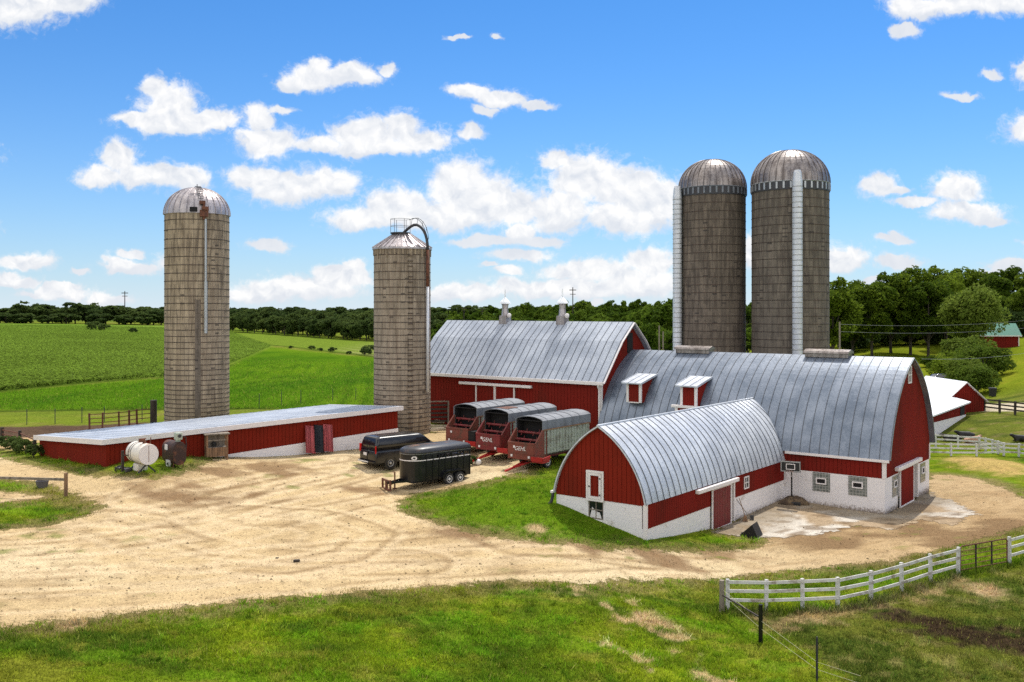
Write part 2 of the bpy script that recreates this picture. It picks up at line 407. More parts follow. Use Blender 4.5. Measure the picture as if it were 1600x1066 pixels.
def landmat(name, sd=False, bs_=.5, bscale=6., contrast=.5, rough=.95, fine=2.2):
    """ground: the colour of each patch comes from the 'land' attribute, broken up by noise in metres"""
    m, nt, bs, out = newmat(name)
    pos = nd(nt, 'ShaderNodeNewGeometry').outputs['Position']
    a = nd(nt, 'ShaderNodeAttribute', attribute_name='land').outputs[0]
    n1 = noise(nt, pos, .35, 6., .6); n2 = noise(nt, pos, fine, 8., .75); n3 = noise(nt, pos, fine*3.2, 3., .7)
    k = mth(nt, 'ADD', mth(nt, 'MULTIPLY', n1, contrast*.8), mth(nt, 'ADD', mth(nt, 'MULTIPLY', n2, contrast*1.5), mth(nt, 'MULTIPLY', n3, contrast*2.6)))
    k = mth(nt, 'ADD', k, 1-contrast*2.45)
    k = mth(nt, 'MAXIMUM', k, .08)
    c = mixc(nt, 1., a, nd(nt, 'ShaderNodeCombineColor', {0: k, 1: k, 2: k}).outputs[0], 'MULTIPLY')
    setin(nt, bs, 'Base Color', c); setin(nt, bs, 'Roughness', rough); setin(nt, bs, 'Specular IOR Level', 0.)
    bump(nt, bs, mth(nt, 'ADD', n2, mth(nt, 'MULTIPLY', n3, .6)), bs_, .12)
    if sd:
        d = nd(nt, 'ShaderNodeAttribute', attribute_name='sd').outputs['Fac']
        e = mth(nt, 'ADD', d, mth(nt, 'MULTIPLY', mth(nt, 'SUBTRACT', noise(nt, pos, 1.1, 8., .72), .5), 3.0))
        al = ramp(nt, e, -.1, .12)
        setin(nt, bs, 'Alpha', al)
    return m
M['ground'] = landmat('meadow_ground', contrast=.75)
M['gravel'] = landmat('gravel', sd=True, contrast=.42, bs_=.55, fine=3.5)
M['pad'] = landmat('stained_concrete', sd=True, contrast=.35, bs_=.15, fine=1.6)
def bladeleaf(name, attr=True, c1=(.05, .10, .015), c2=(.11, .17, .03), trans=.35, nscale=.35):
    m, nt, bs, out = newmat(name)
    if attr:
        c = nd(nt, 'ShaderNodeAttribute', attribute_name='land').outputs[0]
    else:
        pos = nd(nt, 'ShaderNodeNewGeometry').outputs['Position']
        lv = nd(nt, 'ShaderNodeAttribute', attribute_name='lv').outputs['Fac']
        rnd = nd(nt, 'ShaderNodeObjectInfo').outputs['Random']
        f = mth(nt, 'ADD', mth(nt, 'MULTIPLY', noise(nt, pos, nscale, 3.), .8), mth(nt, 'MULTIPLY', lv, .5))
        f = mth(nt, 'ADD', f, mth(nt, 'MULTIPLY_ADD', rnd, .5, -.4))
        c = mixc(nt, ramp(nt, f, .15, .95), c1, c2)
    setin(nt, bs, 'Base Color', c); setin(nt, bs, 'Roughness', .7); setin(nt, bs, 'Specular IOR Level', .03)
    tr = nd(nt, 'ShaderNodeBsdfTranslucent', {'Color': c})
    mx = nd(nt, 'ShaderNodeMixShader', {0: trans, 1: bs.outputs[0], 2: tr.outputs[0]})
    nt.links.new(mx.outputs[0], out.inputs[0])
    return m
M['blade'] = bladeleaf('grass_blades', True, trans=.5)
M['leaf'] = bladeleaf('broadleaf_foliage', False, (.050, .088, .009), (.165, .225, .020), .48)
M['leaflight'] = bladeleaf('light_foliage', False, (.075, .12, .014), (.17, .22, .035), .45)
M['leafdark'] = bladeleaf('dark_foliage', False, (.042, .070, .020), (.105, .145, .035), .42)  # leaf colour lightened to stand in for haze on the far trees
M['leafhill'] = bladeleaf('hill_foliage', False, (.048, .088, .009), (.135, .20, .022), .45, .06)
SKY_AIR, SKY_DUST, SKY_OZ, SKY_STR = 1.0, .2, 2.0, .12
SUN_E, EXPO = 2.95, .5
SKY_TINT = (.20, .50, .80); CLOUD_GAIN = .97/(SKY_STR*2**EXPO)
# ================================================================== GROUND
def gpoly(pts): return np.array([[P(a, b).x, P(a, b).y] for a, b in pts])
def sdist(poly, X, Y):
    """signed distance, positive inside"""
    d = np.full(X.shape, 1e9); ins = np.zeros(X.shape, bool); n = len(poly)
    for i in range(n):
        ax, ay = poly[i]; bx, by = poly[(i+1) % n]
        ex, ey = bx-ax, by-ay; L = ex*ex+ey*ey+1e-12
        t = np.clip(((X-ax)*ex+(Y-ay)*ey)/L, 0, 1)
        d = np.minimum(d, np.hypot(X-ax-t*ex, Y-ay-t*ey))
        c = ((ay > Y) != (by > Y)); 
        with np.errstate(all='ignore'):
            c &= X < (bx-ax)*(Y-ay)/(by-ay+1e-15)+ax
        ins ^= c
    return np.where(ins, d, -d)
def ldist(line, X, Y):
    d = np.full(X.shape, 1e9)
    for (ax, ay), (bx, by) in zip(line[:-1], line[1:]):
        ex, ey = bx-ax, by-ay; L = ex*ex+ey*ey+1e-12
        t = np.clip(((X-ax)*ex+(Y-ay)*ey)/L, 0, 1)
        d = np.minimum(d, np.hypot(X-ax-t*ex, Y-ay-t*ey))
    return d
GRAVEL = gpoly([(-160,688),(-60,700),(0,716),(60,731),(110,740),(170,748),(240,750),(290,741),(320,728),(345,716),(400,713),(470,708),(560,702),(620,692),
 (672,677),(700,668),(730,672),(790,705),(830,728),(822,737),(790,744),(740,756),(690,764),(645,772),(618,785),(625,800),(680,820),(760,838),(850,850),(950,859),
 (1050,863),(1150,861),(1200,852),(1198,842),(1160,836),(1118,829),(1225,771),(1384,803),(1450,768),(1452,752),(1460,742),(1500,744),(1540,752),(1570,764),(1600,780),(1720,812),
 (1720,822),(1600,824),(1520,846),(1450,863),(1380,878),(1300,886),(1200,895),(1120,903),(1030,905),(930,912),(800,908),(700,915),(560,925),(400,938),(300,948),(200,958),(100,970),(0,980),(-160,998)])
ISLE = gpoly([(-120,740),(0,747),(60,752),(110,768),(160,793),(150,803),(100,815),(0,830),(-120,838)])
LENS = gpoly([(-120,770),(0,769),(60,775),(72,779),(40,783),(0,786),(-120,788)])
PAD1 = gpoly([(1110,832),(1225,771),(1384,803),(1452,768),(1500,790),(1525,803),(1490,822),(1440,812),(1400,828),(1330,822),(1290,832),(1250,838),(1200,842),(1150,838)])
CORN = gpoly([(-700,507),(0,505),(257,509),(356,516),(424,541),(390,556),(356,570),(257,589),(0,611),(-300,630),(-900,660)])
STRIP = gpoly([(256,506),(300,508),(362,513),(480,523),(600,535),(660,542),(660,566),(583,557),(470,544),(357,532),(256,519)])
ALF = gpoly([(-900,664),(0,614),(257,592),(356,573),(424,543),(583,559),(900,585),(900,640),(585,640),(400,640),(257,640),(0,641),(-900,650)])
MUDLOT = gpoly([(-200,664),(60,666),(150,664),(225,660),(250,668),(150,676),(40,690),(-200,692)])
SAND = gpoly([(-200,690),(0,686),(60,684),(70,706),(0,702),(-200,705)])
PADDOCK = gpoly([(1130,957),(1200,954),(1300,951),(1370,938),(1460,912),(1575,884),(1760,862),(1760,1120),(1360,1120),(1260,1020)])
MUD = gpoly([(1335,953),(1400,948),(1455,962),(1500,975),(1560,985),(1640,1005),(1640,1025),(1560,1020),(1480,1003),(1430,985),(1385,966)])
STRAW = gpoly([(1185,965),(1300,955),(1390,935),(1500,905),(1510,912),(1410,945),(1310,968),(1200,985)])
PATH = [tuple(P(a, b).xy) for a, b in ((905,915),(945,945),(985,975),(1010,960),(1040,985),(1075,1025),(1120,1066))]
PATH2 = [tuple(P(a, b).xy) for a, b in ((950,1005),(985,1025),(1020,1050))]
PATH3 = [tuple(P(a, b).xy) for a, b in ((975,925),(1000,960),(1020,985))]
BARE = [(P(110,975), .9), (P(1012,968), 1.0), (P(1540,925), 1.2), (P(838,827), .7)]
LANE = gpoly([(1536,632),(1700,634),(1700,646),(1536,643)])
TRACKS = [[(0,930),(300,915),(600,885),(900,870),(1200,868),(1450,838),(1600,790)], [(0,895),(300,890),(560,865),(800,850),(1000,862)],
 [(60,790),(180,800),(260,805),(420,770),(560,735),(680,700)], [(200,800),(330,790),(500,750),(620,712)], [(620,780),(700,800),(820,848),(980,868)],
 [(60,850),(200,835),(340,800),(430,760),(520,738)], [(0,870),(150,862),(300,840),(450,800),(600,772)], [(180,812),(240,840),(330,868),(470,880),(640,878)], [(420,880),(520,862),(560,835),(500,812),(400,806)], [(1400,880),(1500,850),(1570,815),(1560,790),(1510,770),(1455,760)], [(1450,775),(1530,790),(1560,800),(1500,835),(1400,860)], [(1455,755),(1560,775),(1600,800),(1560,830),(1450,855)], [(240,775),(300,755),(420,735),(540,722)]]
TRACKS = [[tuple(P(a, b).xy) for a, b in t] for t in TRACKS]
DIRT = [(P(300,758), 1.6), (P(270,770), 1.5), (P(345,740), 1.3), (P(420,733), 1.5), (P(560,765), 1.0), (P(1260,838), 2.0), (P(1340,838), 2.2), (P(1420,838), 1.5), (P(1540,800), 1.3),
        (P(1515,812), 1.2), (P(1120,868), 1.2), (P(720,838), 1.4), (P(1000,865), 1.6), (P(1300,812), 1.), (P(780,760), 1.), (P(1550,772), 1.)]

ALTRK = [[tuple(P(a, b).xy) for a, b in t] for t in ([(560, 562), (575, 585), (578, 610), (570, 632)], [(360, 612), (420, 600), (470, 590), (485, 570)], [(365, 600), (400, 592), (430, 575)], [(0, 628), (120, 622), (250, 612)], [(455, 590), (480, 602), (490, 606)])]
DARKLN = [([tuple(P(a, b).xy) for a, b in t], w) for t, w in (([(256, 519), (357, 532), (470, 544), (583, 557), (660, 566)], 2.6), ([(-100, 616), (0, 612), (257, 590), (356, 571)], 1.3), ([(0, 532), (150, 538), (257, 547)], 2.2), ([(-60, 643), (120, 641), (257, 640), (420, 639)], .9))]
def gravel_sd(X, Y):
    return np.maximum(np.minimum(sdist(GRAVEL, X, Y), -sdist(ISLE, X, Y)), sdist(LENS, X, Y))
def mix3(a, b, t): return a+(np.asarray(b)-a)*t[..., None]
def land_grass(X, Y, sdg):
    n = len(X)
    b1 = fbm(X*.11, Y*.11, 3); b2 = fbm(X*.45, Y*.45, 9); b3 = fbm(X*1.6, Y*1.6, 21, 3)
    c = np.tile(np.array([.102, .150, .008]), (n, 1))
    c = mix3(c, [.155, .20, .010], sst(.45, .7, b2))
    c = mix3(c, [.045, .085, .008], sst(.5, .28, b1)*.8)
    c = mix3(c, [.16, .16, .02], sst(.60, .78, b3)*.55)
    c = mix3(c, [.15, .15, .018], sst(.55, .75, fbm(X*.22+7, Y*.22, 31))*.7)
    c = mix3(c, [.045, .085, .008], sst(.56, .72, fbm(X*.33+3, Y*.6, 33))*.75)
    c = mix3(c, [.21, .20, .03], sst(.60, .74, fbm(X*.8+9, Y*1.1, 35, 3))*.6)
    c = mix3(c, [.10, .19, .008], sst(.57, .7, fbm(X*.55+19, Y*.8, 37, 3))*.6)
    # lush lawn round the small barn
    lw = sst(11, 4, np.hypot(X-1, Y-50))
    c = mix3(c, [.082, .150, .008], lw*.8)
    # edge of the gravel: dry stems and dust
    e = sst(-2.0, -.2, sdg+(b3-.5)*1.6)
    c = mix3(c, [.20, .15, .07], e*.75)
    # paddock
    pd = sst(-.3, .8, sdist(PADDOCK, X, Y)+(b3-.5)*1.)
    pc = mix3(np.tile(np.array([.105, .115, .018]), (n, 1)), [.060, .080, .012], sst(.4, .62, b2))
    pc = mix3(pc, [.20, .17, .06], sst(.55, .72, b3)*.6)
    c = c+(pc-c)*pd[:, None]
    c = mix3(c, [.30, .21, .11], sst(-.5, .5, sdist(STRAW, X, Y)+(b3-.5)*2.2)*.7)
    c = mix3(c, [.045, .028, .018], sst(-.5, .5, sdist(MUD, X, Y)+(b3-.5)*2.5)*.95)
    for ln, wd in ((PATH, .5), (PATH2, .32), (PATH3, .25)):
        c = mix3(c, [.42, .31, .17], sst(wd, wd*.1, ldist(ln, X, Y)+(b3-.42)*2.2)*.85)
    for p, r in BARE:
        c = mix3(c, [.40, .28, .16], sst(r, r*.3, np.hypot(X-p.x, (Y-p.y)*.8)+(b3-.5)*r)*.85)
    # hay mound by the right bend
    p = P(1545, 730); c = mix3(c, [.42, .28, .11], sst(3.8, 1.6, np.hypot(X-p.x, (Y-p.y)*.6)+(b3-.5)*3)*.8)
    # rough bank at the right and bright hillside behind
    rb = sst(84, 90, Y)*sst(30, 40, X)*sst(125, 112, Y)
    c = mix3(c, [.105, .115, .022], rb*.8); c = mix3(c, [.05, .07, .014], rb*sst(.5, .65, b2)*.8); c = mix3(c, [.2, .15, .07], rb*sst(.62, .75, b3)*.6)
    hs = sst(112, 125, Y)*sst(20, 40, X)
    c = mix3(c, [.135, .165, .012], hs*.85); c = mix3(c, [.20, .19, .02], hs*sst(.5, .7, b2)*.5)
    c = mix3(c, [.42, .36, .26], sst(-.4, .3, sdist(LANE, X, Y)))
    # left: strip pasture, mud lot, corral sand, crops
    lf = sst(72, 78, Y)*sst(5, -5, X)
    c = mix3(c, [.13, .16, .022], lf*.7); c = mix3(c, [.18, .15, .05], lf*sst(.55, .7, b2)*.6)
    c = mix3(c, [.085, .055, .037], sst(-.6, .6, sdist(MUDLOT, X, Y)+(b3-.5)*2))
    c = mix3(c, [.42, .29, .15], sst(-.6, .6, sdist(SAND, X, Y)+(b3-.5)*2))
    w = fbm(X*.03, Y*.03, 77)
    al = sst(-1.2, 1.2, sdist(ALF, X, Y))
    ac = mix3(np.tile(np.array([.066, .132, .007]), (n, 1)), [.098, .165, .010], sst(.38, .62, w))
    ac = mix3(ac, [.04, .10, .006], sst(.5, .66, fbm(X*.25, Y*.05, 5))*.6)
    ac = mix3(ac, [.115, .19, .008], sst(.5, .7, fbm(X*.06, Y*.02+4, 15))*.5)
    for ln in ALTRK:
        dd = ldist(ln, X, Y); ac = mix3(ac, [.035, .085, .006], np.maximum(np.exp(-((dd)/.5)**2), np.exp(-((dd-2.2)/.5)**2))*.6*sst(.3, .5, fbm(X*.1, Y*.1, 16)))
    c = c+(ac-c)*al[:, None]
    co = sst(-1.2, 1.2, sdist(CORN, X, Y))
    cc = mix3(np.tile(np.array([.10, .17, .020]), (n, 1)), [.14, .21, .03], sst(.4, .65, w))
    c = c+(cc-c)*co[:, None]
    st = sst(-2, 2, sdist(STRIP, X, Y))
    row = .5+.5*np.sin((X*.93+Y*.36)*1.15)
    scx = mix3(np.tile(np.array([.115, .165, .02]), (n, 1)), [.26, .25, .10], row*sst(-60, -30, X)*.8)
    c = c+(scx-c)*st[:, None]
    for ln, wd in DARKLN:
        c = mix3(c, [.035, .06, .008], sst(wd, wd*.3, ldist(ln, X, Y)+(b2-.5)*wd)*.8)
    far = sst(600, 900, Y); c = mix3(c, [.05, .09, .02], far)
    return c
def land_gravel(X, Y):
    n = len(X)
    b1 = fbm(X*.10, Y*.16, 41); b2 = fbm(X*.6, Y*.6, 43); b3 = fbm(X*2.5, Y*2.5, 47, 3)
    c = np.tile(np.array([.475, .35, .19]), (n, 1))
    c = mix3(c, [.55, .44, .27], sst(.45, .7, b1))
    c = mix3(c, [.34, .235, .125], sst(.52, .72, b2)*.55)
    for ln in TRACKS:
        d = ldist(ln, X, Y)
        for off in (.0, 1.7):
            q = np.exp(-((d-off+(b2-.5)*.35)/.17)**2)*sst(.28, .5, fbm(X*.3+off, Y*.3, 51))
            c = mix3(c, [.22, .14, .07], q*.6)
            q = np.exp(-((d-off-.45+(b2-.5)*.35)/.22)**2); c = mix3(c, [.58, .45, .28], q*.5)
    for p, r in DIRT:
        c = mix3(c, [.19, .115, .06], sst(r*1.3, r*.1, np.hypot((X-p.x)*.6, Y-p.y)+(b2-.5)*r*2.8+(b3-.5)*r)*.85)
    # right hand loop is browner
    c = mix3(c, [.37, .255, .135], sst(8, 18, X)*.75)
    c = mix3(c, [.17, .105, .055], sst(.40, .62, fbm(X*.35, Y*.55, 53))*sst(13, 17, X)*sst(60, 56, Y)*sst(47, 50, Y)*.85)
    gr = sst(.66, .74, fbm(X*.9, Y*.9, 61))*sst(.45, .6, fbm(X*.15, Y*.15, 63))
    c = mix3(c, [.15, .17, .04], gr*.7)
    sp = sst(.70, .78, vn(X*3.1, Y*3.1, 71)); c = mix3(c, [.22, .15, .08], sp*.35)
    return c

_s = np.linspace(-1, 1, 461); _u = 1.75*(.38*_s+.62*_s**3)
_Yr = np.exp(np.concatenate([np.linspace(math.log(5), math.log(46), 40)[:-1], np.linspace(math.log(46), math.log(150), 420)[:-1], np.linspace(math.log(150), math.log(6000), 190)]))-20
GX = _u[None, :]*(_Yr[:, None]+20); GY = np.broadcast_to(_Yr[:, None], GX.shape)
GZ = H(GX, GY)
# small scale relief (ruts, tussocks) fades out with distance and near the buildings' feet stays tiny
_rel = (fbm(GX*.7, GY*.7, 91)-.5)*.10*sst(70, 40, GY)
GZ = GZ+_rel
_pm = P(1545, 730); GZ = GZ+.55*np.exp(-(((GX-_pm.x)/2.6)**2+((GY-_pm.y)/3.2)**2))
nr, nc = GX.shape
XF, YF, ZF = GX.ravel(), GY.ravel(), GZ.ravel()
SDG = np.full(len(XF), -1e3); _m = (YF > 25) & (YF < 110); SDG[_m] = gravel_sd(XF[_m], YF[_m])
LAND = land_grass(XF, YF, SDG)
_i = np.arange(nr*nc).reshape(nr, nc)
FACES = np.stack([_i[:-1, :-1], _i[:-1, 1:], _i[1:, 1:], _i[1:, :-1]], -1).reshape(-1, 4)
g = np_mesh('ground', np.stack([XF, YF, ZF], -1), FACES, M['ground'], cols=LAND, smooth=True)
tag(g, 'grassy farm ground with crop fields rolling to the horizon', 'ground', kind='structure')
def sheet(name, sd, cols, lift, mat, label, cat):
    keep = (sd > -2.0)
    fk = FACES[keep[FACES].any(1)]
    used = np.unique(fk); re = np.full(len(XF), -1); re[used] = np.arange(len(used))
    o = np_mesh(name, np.stack([XF, YF, ZF+lift], -1)[used], re[fk], mat, cols=cols(XF[used], YF[used]), smooth=True, attrs={'sd': sd[used]})
    return tag(o, label, cat, kind='structure')
sheet('gravel_road', SDG, land_gravel, .012, M['gravel'], 'pale gravel farmyard and drive curving past the barns', 'road')
_sdp = np.full(len(XF), -1e3); _m = (YF > 40) & (YF < 80) & (XF > 5) & (XF < 45); _sdp[_m] = sdist(PAD1, XF[_m], YF[_m])
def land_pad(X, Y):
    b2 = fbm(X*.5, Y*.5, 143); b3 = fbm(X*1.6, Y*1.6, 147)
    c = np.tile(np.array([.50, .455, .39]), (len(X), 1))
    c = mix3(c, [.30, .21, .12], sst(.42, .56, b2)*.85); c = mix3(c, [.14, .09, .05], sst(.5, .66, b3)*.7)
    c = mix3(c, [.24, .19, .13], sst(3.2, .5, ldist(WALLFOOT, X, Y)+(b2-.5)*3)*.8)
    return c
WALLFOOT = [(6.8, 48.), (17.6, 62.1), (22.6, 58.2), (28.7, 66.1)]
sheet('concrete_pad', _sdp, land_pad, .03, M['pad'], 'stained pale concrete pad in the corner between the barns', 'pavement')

# ------------------------------------------------------------------ grass: short blades close to the camera and along the gravel edge
def scatter_blades(n, ymin, ymax, dens, h0, h1, w, gain=1.34):
    lo, hi = math.log(ymin+2), math.log(ymax+2)
    Y = np.exp(rng.uniform(lo, hi, n))-2; X = rng.uniform(-.62, .62, n)*Y
    sg = gravel_sd(X, Y)
    k = (sg < rng.normal(-.15, .35, n)) & (rng.random(n) < dens(X, Y, sg))
    X, Y, sg = X[k], Y[k], sg[k]
    # keep off buildings
    L = (X-22.6)*.791+(Y-58.2)*-.6115; W_ = (X-22.6)*.6115+(Y-58.2)*.791
    k = ~((L < .2) & (L > -41) & (W_ > -.1) & (W_ < 11)) & ~((L < -6.3) & (L > -12) & (W_ > -17.9) & (W_ < 1)) & (sdist(PADW, X, Y) < 0)
    X, Y, sg = X[k], Y[k], sg[k]
    n = len(X); Z = H(X, Y)+(fbm(X*.7, Y*.7, 91)-.5)*.10*sst(70, 40, Y)
    c = land_grass(X, Y, sg)
    c = c*gain*(.72+.95*rng.random(n))[:, None]
    c = mix3(c, [.28, .24, .06], (rng.random(n) < .07)*.7)
    c = mix3(c, [.45, .44, .09], (rng.random(n) < .02)*.9)
    cl = fbm(X*1.3, Y*1.3, 201)
    h = (h0+(h1-h0)*rng.random(n))*(.45+1.2*cl); a = rng.uniform(0, math.pi, n); lx, ly = rng.normal(0, .45, n)*h, rng.normal(0, .45, n)*h
    ww = w*(.7+.6*rng.random(n))
    V = np.empty((n, 3, 3)); V[:, 0] = np.stack([X-np.cos(a)*ww, Y-np.sin(a)*ww, Z-.01], -1); V[:, 1] = np.stack([X+np.cos(a)*ww, Y+np.sin(a)*ww, Z-.01], -1)
    V[:, 2] = np.stack([X+lx, Y+ly, Z+h], -1)
    return V.reshape(-1, 3), np.repeat(c, 3, 0)
PADW = PAD1
V1, C1 = scatter_blades(520000, 26, 60, lambda X, Y, s: .35+.65*sst(.35, .6, fbm(X*.5, Y*.5, 205)), .04, .12, .015)
V2, C2 = scatter_blades(260000, 26, 75, lambda X, Y, s: sst(-1.6, -.1, s), .04, .11, .017)
FLINE = [tuple(P(a, b).xy) for a, b in ((1120, 962), (1137, 956), (1197, 957), (1254, 955), (1309, 953), (1361, 942), (1409, 928), (1454, 913), (1497, 900), (1577, 884), (1640, 866))]
V3, C3 = scatter_blades(220000, 30, 52, lambda X, Y, s: sst(.75, .05, ldist(FLINE, X, Y)), .12, .42, .02)
C3 = C3*np.array([.6, .72, .7])
V5, C5 = scatter_blades(260000, 76, 190, lambda X, Y, s: (sdist(ALF, X, Y) > 0)*1., .10, .28, .035, 1.75)
def tufts(nc_, k):
    Yc = np.exp(rng.uniform(math.log(29), math.log(66), nc_)); Xc = rng.uniform(-.62, .62, nc_)*Yc
    q = (gravel_sd(Xc, Yc) < -.25) & (sdist(PAD1, Xc, Yc) < -.3); Lx = (Xc-22.6)*.791+(Yc-58.2)*-.6115; Wx = (Xc-22.6)*.6115+(Yc-58.2)*.791
    q &= ~((Lx < .5) & (Lx > -41) & (Wx > -.4) & (Wx < 11)) & ~((Lx < -6.) & (Lx > -12.3) & (Wx > -18.2) & (Wx < 1))
    Xc, Yc = Xc[q], Yc[q]; m = len(Xc); rad = .06+.22*rng.random(m)**2; hh = .07+.17*rng.random(m)**1.5
    tb = .75+.95*rng.random(m); tint = np.stack([tb*(.85+.25*rng.random(m)), tb*(.95+.2*rng.random(m)), tb], -1)
    base = land_grass(Xc, Yc, np.full(m, -5.))*tint*1.36
    X = np.repeat(Xc, k)+rng.normal(0, 1, m*k)*np.repeat(rad, k); Y = np.repeat(Yc, k)+rng.normal(0, 1, m*k)*np.repeat(rad, k)
    n = m*k; Z = H(X, Y)+(fbm(X*.7, Y*.7, 91)-.5)*.10*sst(70, 40, Y); h = np.repeat(hh, k)*(.5+.8*rng.random(n)); a = rng.uniform(0, math.pi, n)
    lx, ly = rng.normal(0, .5, n)*h, rng.normal(0, .5, n)*h; ww = .016*(.7+.8*rng.random(n)); c = np.repeat(base, k, 0)*(.75+.6*rng.random(n))[:, None]
    c = mix3(c, [.42, .42, .10], (rng.random(n) < .02)*1.)
    V = np.stack([np.stack([X-np.cos(a)*ww, Y-np.sin(a)*ww, Z-.02], -1), np.stack([X+np.cos(a)*ww, Y+np.sin(a)*ww, Z-.02], -1), np.stack([X+lx, Y+ly, Z+h], -1)], 1)
    return V.reshape(-1, 3), np.repeat(c, 3, 0)
V4, C4 = tufts(9000, 24)
Vg, Cg = np.concatenate([V1, V2, V3, V4, V5]), np.concatenate([C1, C2, C3, C4, C5])
go = np_mesh('grass', Vg, np.arange(len(Vg)).reshape(-1, 3), M['blade'], cols=Cg)
tag(go, 'short green grass blades covering the lawn and verges', 'grass', kind='stuff')
# loose stones and clods on the gravel
def stones(n, s0, s1, dark):
    Y = np.exp(rng.uniform(math.log(31), math.log(84), n)); X = rng.uniform(-.62, .62, n)*Y; sg = gravel_sd(X, Y)
    k = (sg > rng.normal(.1, .3, n)); Lx = (X-22.6)*.791+(Y-58.2)*-.6115; Wx = (X-22.6)*.6115+(Y-58.2)*.791
    k &= ~((Lx < .1) & (Lx > -41) & (Wx > -.1) & (Wx < 11)) & ~((Lx < -6.3) & (Lx > -12) & (Wx > -17.9) & (Wx < 1))
    X, Y = X[k], Y[k]; n = len(X); Z = H(X, Y)+(fbm(X*.7, Y*.7, 91)-.5)*.10*sst(70, 40, Y)+.01
    s = s0+(s1-s0)*rng.random(n)**2; c = land_gravel(X, Y)*(dark+.75*rng.random(n))[:, None]
    a = rng.uniform(0, 6.283, n); V = np.empty((n, 4, 3)); 
    for j in range(3):
        t = a+j*2.094+rng.normal(0, .3, n); V[:, j] = np.stack([X+np.cos(t)*s, Y+np.sin(t)*s, Z], -1)
    V[:, 3] = np.stack([X+rng.normal(0, .3, n)*s, Y+rng.normal(0, .3, n)*s, Z+s*(.5+.6*rng.random(n))], -1)
    b = np.arange(n)[:, None]*4; Fc = np.concatenate([b+[0, 1, 3], b+[1, 2, 3], b+[2, 0, 3]])
    return V.reshape(-1, 3), Fc, np.repeat(c, 4, 0)
Va, Fa, Ca = stones(150000, .012, .045, .55); Vb, Fb, Cb = stones(6000, .03, .09, .3)
stm, _nt, _bs, _o = newmat('loose_stones'); setin(_nt, _bs, 'Base Color', nd(_nt, 'ShaderNodeAttribute', attribute_name='land').outputs[0]); setin(_nt, _bs, 'Roughness', .95); setin(_nt, _bs, 'Specular IOR Level', .05)
so_ = np_mesh('gravel_stones', np.concatenate([Va, Vb]), np.concatenate([Fa, Fb+len(Va)]), stm, cols=np.concatenate([Ca, Cb]))
tag(so_, 'loose stones and clods scattered over the gravel yard', 'stones', kind='stuff')
# corn leaves in the near part of the left field
def corn(n, poly, h0, h1, size, c0):
    Y = np.exp(rng.uniform(math.log(85), math.log(480), n)); X = rng.uniform(-.75, -.2, n)*Y
    r = np.round((X*.35+Y*.94)/.95)*.95          # drilled rows
    k = (np.abs((X*.35+Y*.94)-r) < .33)|(Y > 170)
    k &= sdist(poly, X, Y) > 0
    X, Y = X[k], Y[k]; n = len(X); Z = H(X, Y)
    c = np.tile(np.array(c0), (n, 1))*(.5+.9*rng.random(n))[:, None]
    c = c*(.75+.5*fbm(X*.05, Y*.05, 301))[:, None]
    s = size*(.7+.6*rng.random(n)); a = rng.uniform(0, 6.283, n); z = Z+h0+(h1-h0)*rng.random(n)
    dx, dy = np.cos(a)*s, np.sin(a)*s; e = rng.normal(0, .5, n)*s
    V = np.empty((n, 4, 3))
    V[:, 0] = np.stack([X-dx, Y-dy, z-e], -1); V[:, 1] = np.stack([X-dy*.35, Y+dx*.35, z+s*.4], -1)
    V[:, 2] = np.stack([X+dx, Y+dy, z+e], -1); V[:, 3] = np.stack([X+dy*.35, Y-dx*.35, z+s*.2], -1)
    return V.reshape(-1, 3), np.repeat(c, 4, 0)
Vc, Cc = corn(560000, CORN, .05, .55, .25, (.155, .235, .030))
co_ = np_mesh('corn_crop', Vc, np.arange(len(Vc)).reshape(-1, 4), M['blade'], cols=Cc)
tag(co_, 'young leafy corn crop covering the far left field', 'crop', kind='stuff')
# ================================================================== BARNS
TH = R(-37.7); BO = (22.6, 58.2)
def bw(x, y): return (BO[0]+math.cos(TH)*x-math.sin(TH)*y, BO[1]+math.sin(TH)*x+math.cos(TH)*y)

